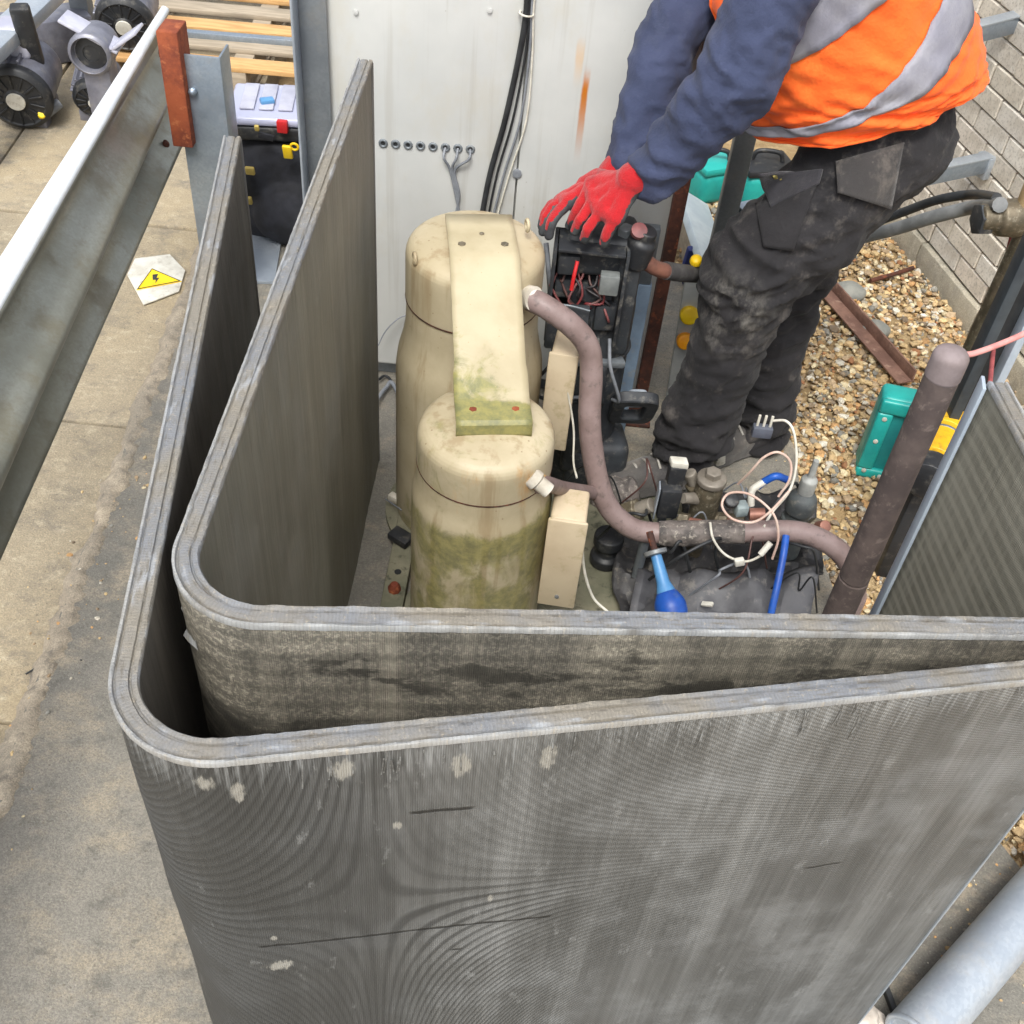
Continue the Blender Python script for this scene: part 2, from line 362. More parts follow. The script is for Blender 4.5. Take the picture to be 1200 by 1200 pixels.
# ------------------------------------------------------------------ mesh helpers
def origin_of(parent):
    o = Vector((0, 0, 0)); p = parent
    while p is not None: o += p.location; p = p.parent
    return o
def thing(name, label, cat, loc, group=None):
    o = bpy.data.objects.new(name, None); C.objects.link(o); o.location = loc; o.empty_display_size = .05
    return tag(o, label, cat, group)
def tag(o, label=None, cat=None, group=None, kind=None):
    for k, v in (('label', label), ('category', cat), ('group', group), ('kind', kind)):
        if v: o[k] = v
    return o
def obj(name, verts, faces, mat, parent=None, smooth=False, org=None, uv=None, mats=None, fm=None, auto=None):
    """verts are world coordinates; the origin goes to the parent's origin, or the middle of the base"""
    vs = [Vector(v) for v in verts]
    if parent is not None: o0 = origin_of(parent)
    elif org is not None: o0 = Vector(org)
    else:
        xs = [v.x for v in vs]; ys = [v.y for v in vs]; zs = [v.z for v in vs]
        o0 = Vector(((min(xs) + max(xs)) / 2, (min(ys) + max(ys)) / 2, min(zs)))
    me = bpy.data.meshes.new(name); me.from_pydata([v - o0 for v in vs], [], faces); me.update()
    for q in (mats or [mat]): me.materials.append(q)
    if fm: me.polygons.foreach_set('material_index', fm)
    if smooth: me.polygons.foreach_set('use_smooth', [True] * len(me.polygons))
    if uv:
        l = me.uv_layers.new(name='UVMap')
        for lp in me.loops: l.data[lp.index].uv = uv[lp.vertex_index]
    if smooth and auto: me.set_sharp_from_angle(angle=R(auto))
    ob = bpy.data.objects.new(name, me); C.objects.link(ob)
    if parent is not None: ob.parent = parent
    else: ob.location = o0
    return ob
def from_bm(name, bm, mat, parent=None, smooth=False, auto=35, **k):
    bmesh.ops.recalc_face_normals(bm, faces=bm.faces)
    bm.verts.index_update()
    vs = [v.co.copy() for v in bm.verts]; fs = [[v.index for v in f.verts] for f in bm.faces]; bm.free()
    return obj(name, vs, fs, mat, parent, smooth, auto=auto, **k)
def basis(ax, ay=None):
    ax = Vector(ax).normalized()
    ay = Vector(ay) if ay is not None else (Vector((0, 0, 1)) if abs(ax.z) < .9 else Vector((0, 1, 0)))
    az = ax.cross(ay).normalized(); ay = az.cross(ax).normalized()
    return ax, ay, az
def box_bm(bm, c, sx, sy, sz, ax=(1, 0, 0), ay=(0, 1, 0), bev=0.0, seg=2):
    ax, ay, az = basis(ax, ay)
    r = bmesh.ops.create_cube(bm, size=1); vs = r['verts']
    for v in vs: v.co = Vector((v.co.x * sx, v.co.y * sy, v.co.z * sz))
    if bev:
        es = list({e for v in vs for e in v.link_edges})
        rr = bmesh.ops.bevel(bm, geom=es, offset=bev, segments=seg, affect='EDGES', profile=.5)
        vs = list({v for f in rr['faces'] for v in f.verts} | {v for v in vs if v.is_valid})
    c = Vector(c)
    for v in vs: v.co = c + ax * v.co.x + ay * v.co.y + az * v.co.z
    return vs
def box(name, c, sx, sy, sz, mat, parent=None, ax=(1, 0, 0), ay=(0, 1, 0), bev=.004, seg=2, jit=0):
    bm = bmesh.new(); vs = box_bm(bm, c, sx, sy, sz, ax, ay, bev, seg)
    if jit:
        for v in bm.verts: v.co += Vector(noise.noise_vector(v.co * 9)) * jit
    return from_bm(name, bm, mat, parent, True)
def catmull(pts, n=8):
    pts = [Vector(p) for p in pts]
    if len(pts) < 3: return pts
    q = [pts[0] * 2 - pts[1]] + pts + [pts[-1] * 2 - pts[-2]]; out = []
    for i in range(1, len(q) - 2):
        a, b, c, d = q[i - 1:i + 3]
        for k in range(n):
            t = k / n
            out.append(.5 * (2 * b + (c - a) * t + (2 * a - 5 * b + 4 * c - d) * t * t + (3 * b - a - 3 * c + d) * t ** 3))
    out.append(pts[-1]); return out
def tube_vf(pts, r, seg=14, cap=True, smooth=True, n=8, wob=0):
    p = catmull(pts, n) if smooth else [Vector(q) for q in pts]
    rs = r if isinstance(r, (list, tuple)) else None
    if rs:
        k = [j / (len(rs) - 1) for j in range(len(rs))]
        rad = [float(np.interp(i / (len(p) - 1), k, rs)) for i in range(len(p))]
    else: rad = [r] * len(p)
    vs, fs = [], []
    t0 = (p[1] - p[0]).normalized(); _, u, v = basis(t0)
    for i, q in enumerate(p):
        t = (p[min(i + 1, len(p) - 1)] - p[max(i - 1, 0)]).normalized()
        u = (u - t * u.dot(t)).normalized(); v = t.cross(u)
        for k in range(seg):
            a = 2 * math.pi * k / seg
            rr = rad[i]
            if wob: rr *= 1 + wob * noise.noise(q * 40 + Vector((math.cos(a) * 2, math.sin(a) * 2, 0)))
            vs.append(q + (u * math.cos(a) + v * math.sin(a)) * rr)
    for i in range(len(p) - 1):
        for k in range(seg):
            a, b = i * seg + k, i * seg + (k + 1) % seg
            fs.append((a, b, b + seg, a + seg))
    if cap:
        fs.append(tuple(reversed(range(seg)))); fs.append(tuple(range((len(p) - 1) * seg, len(p) * seg)))
    return vs, fs
def tube(name, pts, r, mat, parent=None, seg=14, smooth=True, n=8, wob=0):
    vs, fs = tube_vf(pts, r, seg, True, smooth, n, wob)
    return obj(name, vs, fs, mat, parent, True, auto=50)
def lathe(name, prof, c, mat, parent=None, seg=40, axis=(0, 0, 1), attr=None, auto=40):
    ax, ay, az = basis(axis); c = Vector(c); vs, fs = [], []
    for (r, z) in prof:
        for k in range(seg):
            a = 2 * math.pi * k / seg
            vs.append(c + ax * z + (ay * math.cos(a) + az * math.sin(a)) * max(r, 1e-4))
    for i in range(len(prof) - 1):
        for k in range(seg):
            a, b = i * seg + k, i * seg + (k + 1) % seg
            fs.append((a, b, b + seg, a + seg))
    fs.append(tuple(reversed(range(seg)))); fs.append(tuple(range((len(prof) - 1) * seg, len(prof) * seg)))
    bm = bmesh.new()
    bv = [bm.verts.new(v) for v in vs]
    for f in fs: bm.faces.new([bv[i] for i in f])
    o = from_bm(name, bm, mat, parent, True, auto)
    if attr:
        o0 = origin_of(parent) if parent is not None else o.location
        for nm, fn in attr.items():
            a = o.data.attributes.new(nm, 'FLOAT', 'POINT')
            a.data.foreach_set('value', [fn(v.co + o0) for v in o.data.vertices])
    return o
def fillet_prof(pts, n=5):
    """pts = (r, z, radius): rounds the corners of a lathe profile"""
    out = []
    for i, p in enumerate(pts):
        if i in (0, len(pts) - 1) or p[2] == 0: out.append((p[0], p[1])); continue
        a, b, c = Vector(pts[i - 1][:2]), Vector(p[:2]), Vector(pts[i + 1][:2])
        d = min(p[2], (a - b).length * .49, (c - b).length * .49)
        s, e = b + (a - b).normalized() * d, b + (c - b).normalized() * d
        for k in range(n + 1):
            t = k / n; q = s * (1 - t) ** 2 + b * 2 * t * (1 - t) + e * t * t; out.append((q.x, q.y))
    return out
def slab(name, poly, z0, z1, mat, parent=None, bev=0.0, **k):
    bm = bmesh.new()
    f = bm.faces.new([bm.verts.new((p[0], p[1], z1)) for p in poly])
    r = bmesh.ops.extrude_face_region(bm, geom=[f])
    for v in r['geom']:
        if isinstance(v, bmesh.types.BMVert): v.co.z = z0
    if bev:
        es = [e for e in bm.edges if all(abs(v.co.z - z1) < 1e-5 for v in e.verts)]
        bmesh.ops.bevel(bm, geom=es, offset=bev, segments=2, affect='EDGES', profile=.5)
    return from_bm(name, bm, mat, parent, True, 40, **k)
def remesh(name, parts, voxel, mat, parent, smooth_it=6, disp=None, mats=None):
    """parts: list of (verts, faces) closed pieces grown together into one continuous skin"""
    vs, fs = [], []
    for v, f in parts:
        o = len(vs); vs += [Vector(q) for q in v]; fs += [tuple(i + o for i in q) for q in f]
    me = bpy.data.meshes.new('tmp'); me.from_pydata(vs, [], fs); me.update()
    bm = bmesh.new(); bm.from_mesh(me); bmesh.ops.recalc_face_normals(bm, faces=bm.faces); bm.to_mesh(me); bm.free()
    ob = bpy.data.objects.new('tmp', me); C.objects.link(ob)
    md = ob.modifiers.new('r', 'REMESH'); md.mode = 'VOXEL'; md.voxel_size = voxel; md.use_smooth_shade = True
    sm = ob.modifiers.new('s', 'SMOOTH'); sm.factor = .5; sm.iterations = smooth_it
    dg = bpy.context.evaluated_depsgraph_get(); ev = ob.evaluated_get(dg)
    m2 = bpy.data.meshes.new_from_object(ev)
    vv = [v.co.copy() for v in m2.vertices]; nn = [v.normal.copy() for v in m2.vertices]
    ff = [tuple(p.vertices) for p in m2.polygons]
    bpy.data.objects.remove(ob); bpy.data.meshes.remove(me); bpy.data.meshes.remove(m2)
    if disp: vv = [p + n * disp(p, n) for p, n in zip(vv, nn)]
    return obj(name, vv, ff, mat, parent, True, mats=mats), vv, ff
def capsule(pts, rs, seg=16, flat=None):
    """a chain of tapered round limbs with ball joints"""
    out = []
    for i in range(len(pts)):
        p = Vector(pts[i]); vs, fs = [], []
        nb = 8
        for a in range(nb + 1):
            th = math.pi * a / nb
            for k in range(seg):
                ph = 2 * math.pi * k / seg
                vs.append(p + Vector((math.sin(th) * math.cos(ph), math.sin(th) * math.sin(ph), math.cos(th))) * max(rs[i], 1e-4))
        for a in range(nb):
            for k in range(seg):
                q, w_ = a * seg + k, a * seg + (k + 1) % seg; fs.append((q, w_, w_ + seg, q + seg))
        bm = bmesh.new(); bv = [bm.verts.new(v) for v in vs]
        for f in fs: bm.faces.new([bv[j] for j in f])
        bmesh.ops.remove_doubles(bm, verts=bm.verts, dist=1e-5); bm.verts.index_update()
        out.append(([v.co.copy() for v in bm.verts], [[v.index for v in f.verts] for f in bm.faces])); bm.free()
        if i < len(pts) - 1:
            out.append(tube_vf([pts[i], pts[i + 1]], [rs[i], rs[i + 1]], seg, True, False))
    return out
def ellipsoid(c, rx, ry, rz, ax=(1, 0, 0), ay=(0, 1, 0), seg=20):
    ax, ay, az = basis(ax, ay)
    (v, f), = capsule([(0, 0, 0)], [1], seg)
    return [([Vector(c) + ax * q.x * rx + ay * q.y * ry + az * q.z * rz for q in v], f)]

# ------------------------------------------------------------------ ground
def sheet(name, x0, x1, y0, y1, z, mat, nx=2, ny=2, amp=0):
    vs = [(x0 + (x1 - x0) * i / nx, y0 + (y1 - y0) * j / ny, z + amp * noise.noise(Vector((i * .7, j * .7, 0)))) for j in range(ny + 1) for i in range(nx + 1)]
    fs = [(j * (nx + 1) + i, j * (nx + 1) + i + 1, (j + 1) * (nx + 1) + i + 1, (j + 1) * (nx + 1) + i) for j in range(ny) for i in range(nx)]
    return obj(name, vs, fs, mat, None, True)
ZG = -.05                                    # gravel level
tag(sheet('ground', -60, 60, -40, 60, -.16, M_SAND), kind='structure')
# tan yard slabs, butted with open joints, each a piece of the yard
yard = bpy.data.objects.new('yard_paving', None); C.objects.link(yard); yard.location = (-2, 2.5, -.16); tag(yard, kind='structure')
def rowx(y): return -1.02 - .062 * (y - 1.2)   # right edge of the tan slabs
ys = [-.9, .32, 1.32, 2.315, 3.36, 4.4, 5.5, 6.6, 7.7]
xs = [-.0, -.84, -1.9, -3.0, -4.2, -5.6]
for j in range(len(ys) - 1):
    for i in range(len(xs) - 1):
        y0, y1 = ys[j] + .004, ys[j + 1] - .004
        def ex(k, y): return rowx(y) + (0.0 if k == 0 else xs[k] + .0) - .004
        poly = [(ex(i, y0) - .006 * (i > 0), y0), (ex(i, y1) - .006 * (i > 0), y1), (ex(i + 1, y1) + .006, y1), (ex(i + 1, y0) + .006, y0)]
        z1 = -.03 + random.uniform(-.004, .003)
        slab('slab', poly, -.16, z1, M_TAN, yard, .006)
# tan slabs behind the cabinet
for j in range(4):
    for i in range(4):
        x0, y0 = -1.1 + i * 1.1, 3.36 + j * 1.1
        if x0 > .1 : continue
        xe = min(x0 + 1.19, .47)
        slab('slab', [(x0 + .1, y0), (xe, y0), (xe, y0 + 1.09), (x0 + .1, y0 + 1.09)], -.16, -.031 + random.uniform(-.003, .003), M_TAN, yard, .006)
# the grey plinth the unit stands on, with a ragged left edge
edge = []
for k in range(61):
    y = -.6 + k * (3.9 / 60)
    edge.append((rowx(y) + .012 + .035 * noise.noise(Vector((0, y * 3.1, 4))) + .012 * noise.noise(Vector((0, y * 14, 9))), y))
right = [(.5, 3.3), (.56, 2.95), (.70, 2.72), (.80, 2.5), (.80, 2.2), (.86, 1.85), (.98, 1.5), (1.14, 1.2), (1.2, .5), (1.25, -.6)]
pl = slab('plinth', edge + right, -.16, 0, M_GREY); tag(pl, kind='structure')
# rough mortar fillet along the ragged joint
vs, fs = [], []
NY = 420
for k in range(NY + 1):
    y = -.6 + k * (3.85 / NY)
    x = rowx(y) + .02 + .03 * noise.noise(Vector((0, y * 3.1, 4)))
    wd = .034 + .022 * noise.noise(Vector((1, y * 6, 2)))
    for q, (dx, dz) in enumerate(((-1.3, -.036), (-.8, -.012), (-.3, .006), (.15, .010), (.6, .006), (1.1, -.004))):
        p = Vector((x + dx * wd, y, dz))
        p.z += .007 * noise.noise(p * 38) + .007 * noise.noise(p * 110) - .003; p.x += .016 * noise.noise(p * 24 + Vector((5, 5, 5))) + .006 * noise.noise(p * 90)
        vs.append(p)
for k in range(NY):
    for q in range(5): fs.append((k * 6 + q, k * 6 + q + 1, k * 6 + q + 7, k * 6 + q + 6))
tag(obj('mortar_fillet', vs, fs, M_MORTARG, None, True), kind='structure')
# gravel bed
tag(slab('gravel_bed', [(.4, .4), (2.4, .4), (2.4, 4.4), (.4, 4.4)], -.155, ZG - .006, M_SAND), kind='structure')
def stone_field(name, n, region, zfun, smin, smax, seed):
    rnd = random.Random(seed)
    base = bmesh.new(); bmesh.ops.create_icosphere(base, subdivisions=1, radius=1)
    bv = np.array([v.co[:] for v in base.verts]); bf = np.array([[v.index for v in f.verts] for f in base.faces]); base.free()
    V, FA, COL = [], [], []
    pal = [lin(224, 190, 126), lin(214, 178, 118), lin(196, 166, 124), lin(182, 172, 152), lin(150, 148, 138), lin(238, 218, 168), lin(214, 160, 88), lin(190, 124, 68), lin(232, 224, 204), lin(146, 126, 100)]
    wts = [11, 9, 7, 4, 3, 8, 5, 2, 4, 4]
    cnt = 0
    while cnt < n:
        x, y = region(rnd)
        s = smin + (smax - smin) * rnd.random() ** 2.2
        j = np.array([[rnd.uniform(.78, 1.22)] * 3 for _ in bv])
        sc = np.array([s * rnd.uniform(.8, 1.25), s * rnd.uniform(.65, 1.0), s * rnd.uniform(.4, .75)])
        v = bv * j * sc
        q = np.array(Matrix.Rotation(rnd.uniform(0, 6.28), 3, 'Z') @ Matrix.Rotation(rnd.uniform(-.5, .5), 3, 'X'))
        v = v @ q.T + np.array([x, y, zfun(x, y, rnd) + s * .3])
        V.append(v); FA.append(bf + cnt * 12); c = rnd.choices(pal, wts)[0]; k = rnd.uniform(.6, 1.05); g_ = (c[0] + c[1] + c[2]) / 3; c = [q_ * .8 + g_ * .2 for q_ in c]
        COL.append([(c[0] * k, c[1] * k, c[2] * k, 1)] * 12); cnt += 1
    V = np.concatenate(V); FA = np.concatenate(FA); COL = np.concatenate(COL)
    o = obj(name, [tuple(q) for q in V], [tuple(int(i) for i in f) for f in FA], M_STONE)
    a = o.data.color_attributes.new('stone', 'FLOAT_COLOR', 'POINT'); a.data.foreach_set('color', COL.astype(np.float32).ravel())
    return tag(o, kind='stuff')
t = NT('gravel_stone'); at = t.n('ShaderNodeAttribute', attribute_name='stone')
col = t.mix(t.mapr(t.noise(90, 5, .7), .45, .7, 0, .6), at.outputs['Color'], lin(120, 98, 70))
M_STONE = t.fin(col, .8, 0, t.bump(t.noise(200, 4, .7), .5, .003))
def reg(rnd):
    while True:
        x, y = rnd.uniform(.5, 2.1), rnd.uniform(.7, 4.2)
        xr = float(np.interp(y, [.5, 1.2, 1.5, 1.85, 2.2, 2.5, 2.72, 2.95, 3.3], [1.2, 1.14, .98, .86, .80, .80, .70, .56, .5]))
        if y > 3.3: xr = .5
        if x > xr + .012 - .03 * rnd.random() and x < 1.95 - (y - 2.2) * .2: return x, y
tag(stone_field('gravel', 26000, reg, lambda x, y, r: ZG + r.uniform(-.012, .012) + .015 * noise.noise(Vector((x * 3, y * 3, 0))), .006, .0175, 3), 'loose tan and orange gravel', None)
def reg2(rnd):
    a = rnd.random()
    if a < .3: return rnd.uniform(.9, 1.2), rnd.uniform(.6, 1.6)
    if a < .55: return rnd.uniform(.72, .95), rnd.uniform(1.9, 2.9)
    return rnd.gauss(-1.0, .06), rnd.uniform(.2, 2.2)
stone_field('loose_grit', 420, reg2, lambda x, y, r: .0, .002, .007, 5)
for (px, py, s, lb) in ((994, 342, .052, 'smooth grey pebble in the gravel beside the thin rusty rod'), (1025, 386, .044, 'rounded grey cobble in the gravel between rusty angle and brick wall')):
    c = P(px, py, z=ZG + .02); bm = bmesh.new(); bmesh.ops.create_icosphere(bm, subdivisions=3, radius=1)
    for v in bm.verts:
        d = 1 + .12 * noise.noise(v.co * 1.6 + c); v.co = c + Vector((v.co.x * s * 1.2 * d, v.co.y * s * d, v.co.z * s * .6 * d))
    tag(from_bm('pebble', bm, simple('grey_pebble', lin(150, 150, 142), lin(122, 124, 120), 12, .8), None, True), lb, 'pebble')

# ------------------------------------------------------------------ brick wall
a0 = P(1050, 277, z=ZG); b0 = P(1142, 392, z=ZG); wd = (b0 - a0); wd.z = 0; wd.normalize(); wn = Vector((wd.y, -wd.x, 0))
if wn.x > 0: wn = -wn                          # towards the camera side
wall = thing('brick_wall', 'pale concrete brick wall on a smooth base course behind the gravel bed', 'wall', a0 + Vector((0, 0, -.02)))
LB, HB = .195, .073
s0, s1 = -1.5, 1.9
mid = a0 + wd * ((s0 + s1) / 2)
box('mortar_core', mid - wn * .068 + Vector((0, 0, .72)), s1 - s0, .12, 1.48, M_MORT, wall, wd, wn, 0)
base_z = .10
for k in range(8):
    c = a0 + wd * (s0 + .2125 + k * .425) + wn * .002 + Vector((0, 0, base_z / 2 - .02))
    box('base_block', c, .421, .05, base_z + .036, M_BASEC, wall, wd, wn, .006)
bm = bmesh.new(); box_bm(bm, (0, 0, 0), LB - .006, .05, HB - .0055, bev=.004, seg=1)
for v in bm.verts: v.co += Vector(noise.noise_vector(v.co * 30)) * .0016
bmesh.ops.recalc_face_normals(bm, faces=bm.faces)
bme = bpy.data.meshes.new('brick'); bm.to_mesh(bme); bm.free(); bme.materials.append(M_BRICK)
ang = math.atan2(wd.y, wd.x)
for r_ in range(17):
    for k in range(-8, 12):
        s = .407 + k * LB + (r_ % 2) * LB * .5 - LB / 2
        if not s0 + .05 < s < s1 - .05: continue
        ob = bpy.data.objects.new('brick', bme); C.objects.link(ob); ob.parent = wall
        ob.location = a0 + wd * s + wn * random.uniform(-.019, -.013) + Vector((0, 0, base_z + HB / 2 + .003 + r_ * HB)) - wall.location
        ob.rotation_euler = (random.uniform(-.006, .006), random.uniform(-.005, .005), ang + random.choice((0, math.pi)) + random.uniform(-.006, .006))

# ------------------------------------------------------------------ white cabinet
YC = 2.6
cx0, cx1, cxs = P(383, 60, Y=YC).x - .02, P(806, 180, Y=YC).x, P(612, 130, Y=YC).x
CABO = (0.0, 0.0)
cab = thing('control_cabinet', 'off white steel control cabinet with cable holes and an orange rust run', 'cabinet', ((cx0 + cx1) / 2, YC + .2, 0))
CABO = (cab.location.x, cab.location.z)
M_CAB = white_cab()
box('cabinet_body', ((cx0 + cx1) / 2, YC + .205, .86), cx1 - cx0 - .01, .38, 1.62, M_CAB, cab, bev=.006)
box('left_panel', ((cx0 + cxs) / 2, YC + .004, .86), cxs - cx0 - .004, .018, 1.58, M_CAB, cab, bev=.003)
box('right_panel', ((cxs + cx1) / 2, YC + .002, .86), cx1 - cxs - .004, .018, 1.58, M_CAB, cab, bev=.003)
box('cabinet_plinth', ((cx0 + cx1) / 2, YC + .21, .03), cx1 - cx0 - .06, .34, .06, M_CHAN, cab)
def torus(name, c, rad, r, mat, parent, axis=(0, 1, 0), seg=18):
    ax, ay, az = basis(axis); pts = [Vector(c) + (ay * math.cos(2 * math.pi * k / seg) + az * math.sin(2 * math.pi * k / seg)) * rad for k in range(seg + 1)]
    return tube(name, pts, r, mat, parent, 8, False)
GL = []
for k in range(8):
    p = P(449 + k * 14.6, 168 + k * 1.0, Y=YC - .006); GL.append(p)
    g = torus('cable_gland', p, .0085, .0036, M_CHAN, cab)
    lathe('hole', [(.007, 0), (.0072, .002), (0, .002)], p + Vector((0, .002, 0)), M_RUB, cab, 12, (0, -1, 0))
lathe('grommet', [(.011, -.004), (.012, .004), (.006, .006), (0, .004)], P(606, 203, Y=YC - .007), M_GREYC, cab, 16, (0, -1, 0))
for (px, py) in ((417, 14), (574, 12)):
    lathe('screw_head', [(.006, 0), (.006, .003), (0, .004)], P(px, py, Y=YC - .007), M_CAB, cab, 10, (0, -1, 0))
# cables on the cabinet
def cab_cable(name, pts, r, mat, label, cat='cable', group=None):
    return tag(tube(name, [P(x, y, Y=yy) for x, y, yy in pts], r, mat), label, cat, group)
Yk = YC - .013
cab_cable('cable', [(632, -140, Yk), (619, -40, Yk), (617, 10, Yk), (609, 62, Yk - .004), (592, 140, Yk), (574, 205, Yk - .003), (563, 262, Yk - .01), (556, 300, Yk)], .0072, M_RUB, 'thick black cable bundle running down the white cabinet seam')
for i, (dx, dy, mt, rr, lb) in enumerate(((7, 2, M_GREYC, .003, 'thin grey cable hugging the thick black cable on the cabinet'), (14, 4, M_WIREW, .0026, 'thin white cable running down beside the grey one on the cabinet'), (-2, 30, M_RUB, .003, 'thin black cable crossing over the bundle on the cabinet'))):
    cab_cable('cable', [(636 + dx, -140, Yk), (622 + dx * .7, -40, Yk), (621 + dx * .3, 12, Yk), (617 + dx * .5, 62, Yk), (603 + dx, 140, Yk), (584 + dx * .9, 205, Yk), (572 + dx * .6, 262, Yk), (566 + dx * .4, 300, Yk)], rr, mt, lb)
tag(torus('cable_tie', P(617, 16, Y=Yk), .016, .0025, M_WIREW, None, (0.1, 0, 1)), 'white cable tie round the bundle near the cabinet seam', 'cable tie')
j0 = (527, 200)
for i, k in enumerate((5, 6, 7)):
    e = [(449 + k * 14.6, 168 + k, YC - .004), (449 + k * 14.6 - 2, 180 + k, Yk - .008), (j0[0] + (k - 5) * 3, 198 + (k - 5), Yk), (534 + (k - 5) * 2, 228, Yk), (539 - (k - 5) * 3, 258, Yk), (540 - (k - 5) * 6, 300, Yk)]
    cab_cable('cable', e, .0034, M_GREYC, ['grey cable from the third last gland of the cabinet row', 'grey cable from the second last gland of the cabinet row', 'grey cable from the last gland of the cabinet row'][i])

# channel post at the cabinet's left
q0 = P(345, 0, Y=YC - .03); q1 = P(381, 0, Y=YC - .03)
ch = thing('channel_post', 'galvanised angle post standing at the left edge of the white cabinet', 'post', ((q0.x + q1.x) / 2, YC - .02, 0))
box('web', ((q0.x + q1.x) / 2, YC - .02, .8), q1.x - q0.x, .006, 1.6, M_CHAN, ch, bev=.002)
box('flange', (q0.x + .003, YC - .052, .8), .006, .058, 1.6, M_GALVL, ch, bev=.002)
box('foot_plate', ((q0.x + q1.x) / 2, YC - .04, .006), .14, .12, .012, M_GALV, ch)
# brown rusty post
bp = P(757, 437, Y=YC - .06); bt = P(806, 180, Y=YC - .06)
po = thing('rusty_post', 'rusty brown steel post beside the right edge of the white cabinet', 'post', (bp.x, YC - .06, 0))
bm = bmesh.new(); bx_ = (bp.x + bt.x) / 2
box_bm(bm, (bx_, YC - .06, .75), .034, .034, 1.5, bev=.004)
from_bm('shaft', bm, M_RUST, po, True)
box('foot_plate', (bx_, YC - .06, .006), .08, .08, .012, M_RUST, po)

# ------------------------------------------------------------------ coils
HT, TK = 1.12, .031
def isect(a, b, c, d):
    x1, y1, x2, y2, x3, y3, x4, y4 = a[0], a[1], b[0], b[1], c[0], c[1], d[0], d[1]
    den = (x1 - x2) * (y3 - y4) - (y1 - y2) * (x3 - x4)
    t_ = ((x1 - x3) * (y3 - y4) - (y1 - y3) * (x3 - x4)) / den
    return Vector((x1 + t_ * (x2 - x1), y1 + t_ * (y2 - y1)))
def fillet_path(pts, rad, step=.005):
    pts = [Vector(p[:2]) for p in pts]; seq = [pts[0]]
    for i in range(1, len(pts) - 1):
        a, b, c = pts[i - 1], pts[i], pts[i + 1]; r = rad[i - 1]
        d1, d2 = (a - b).normalized(), (c - b).normalized(); an = math.acos(d1.dot(d2)); L = r / math.tan(an / 2)
        s, e = b + d1 * L, b + d2 * L; bis = (d1 + d2).normalized(); ce = b + bis * (r / math.sin(an / 2))
        v0, v1 = s - ce, e - ce; tot = v0.angle(v1); sg = 1 if v0.x * v1.y - v0.y * v1.x > 0 else -1
        for k in range(25):
            aa = sg * tot * k / 24; seq.append(ce + Vector((v0.x * math.cos(aa) - v0.y * math.sin(aa), v0.x * math.sin(aa) + v0.y * math.cos(aa))))
    seq.append(pts[-1])
    out = [seq[0]]; 
    for i in range(len(seq) - 1):
        a, b = seq[i], seq[i + 1]; n = max(1, int((b - a).length / step))
        for k in range(1, n + 1): out.append(a.lerp(b, k / n))
    return out
def coil(root, path, m_out, m_in, seed, tk=TK):
    n = len(path); u = [0]
    for i in range(1, n): u.append(u[-1] + (path[i] - path[i - 1]).length)
    nr = []
    for i in range(n):
        d = (path[min(i + 1, n - 1)] - path[max(i - 1, 0)]).normalized(); nr.append(Vector((d.y, -d.x)))
    NV = 24
    def face(name, side, mat):
        vs, fs, uv = [], [], []
        for i in range(n):
            for k in range(NV + 1):
                z = (HT - .004) * k / NV
                off = side * (tk / 2 - .002) + .0022 * noise.noise(Vector((u[i] * 5, z * 5, seed + side))) + .0008 * noise.noise(Vector((u[i] * 40, z * 12, seed)))
                if k > NV - 3: off += side * -.0015 * random.random()
                p = path[i] + nr[i] * off; vs.append((p.x, p.y, z)); uv.append((u[i], z))
        for i in range(n - 1):
            for k in range(NV):
                a = i * (NV + 1) + k; q = (a, a + NV + 1, a + NV + 2, a + 1); fs.append(q if side > 0 else q[::-1])
        return obj(name, vs, fs, mat, root, True, uv=uv)
    face('outer_fin_face', 1, m_out); face('inner_fin_face', -1, m_in)
    prof = [(.5, -.006), (.5, .0005), (.47, .0022), (.38, .0020), (.34, -.0016), (.29, -.0020), (.25, .0006), (.05, .0010), (-.14, .0006), (-.18, -.0022), (-.24, -.0022), (-.27, .0010), (-.44, .0014), (-.5, -.001), (-.5, -.006)]
    vs, fs, uv = [], [], []
    for i in range(n):
        for q, (o_, dz) in enumerate(prof):
            jj = .0006 * noise.noise(Vector((u[i] * 130, q * 3.3, seed))) + .0008 * noise.noise(Vector((u[i] * 18, q * 1.3, seed + 2)))
            if abs(o_) > .4: jj += .0026 * max(0, noise.noise(Vector((u[i] * 55, o_ * 9, seed + 7))))
            p = path[i] + nr[i] * (o_ * tk + .0006 * noise.noise(Vector((u[i] * 90, q * 2, seed + 4))))
            vs.append((p.x, p.y, HT + dz + (jj if 0 < q < len(prof) - 1 else 0))); uv.append((u[i], o_ * tk))
    m_ = len(prof)
    for i in range(n - 1):
        for q in range(m_ - 1): a = i * m_ + q; fs.append((a, a + m_, a + m_ + 1, a + 1))
    obj('top_rim', vs, fs, M_RIM, root, True, uv=uv, auto=50)
    for i, s in ((0, -1), (n - 1, 1)):
        d = (path[1] - path[0]).normalized() if i == 0 else (path[-1] - path[-2]).normalized()
        c = path[i] + d * s * .0015
        box('end_plate', (c.x, c.y, HT / 2 - .002), .003, tk + .002, HT - .006, M_RIM if i == 0 else M_GALVL, root, (d.x, d.y, 0), (nr[i].x, nr[i].y, 0), .0008, 1)
    return u, nr
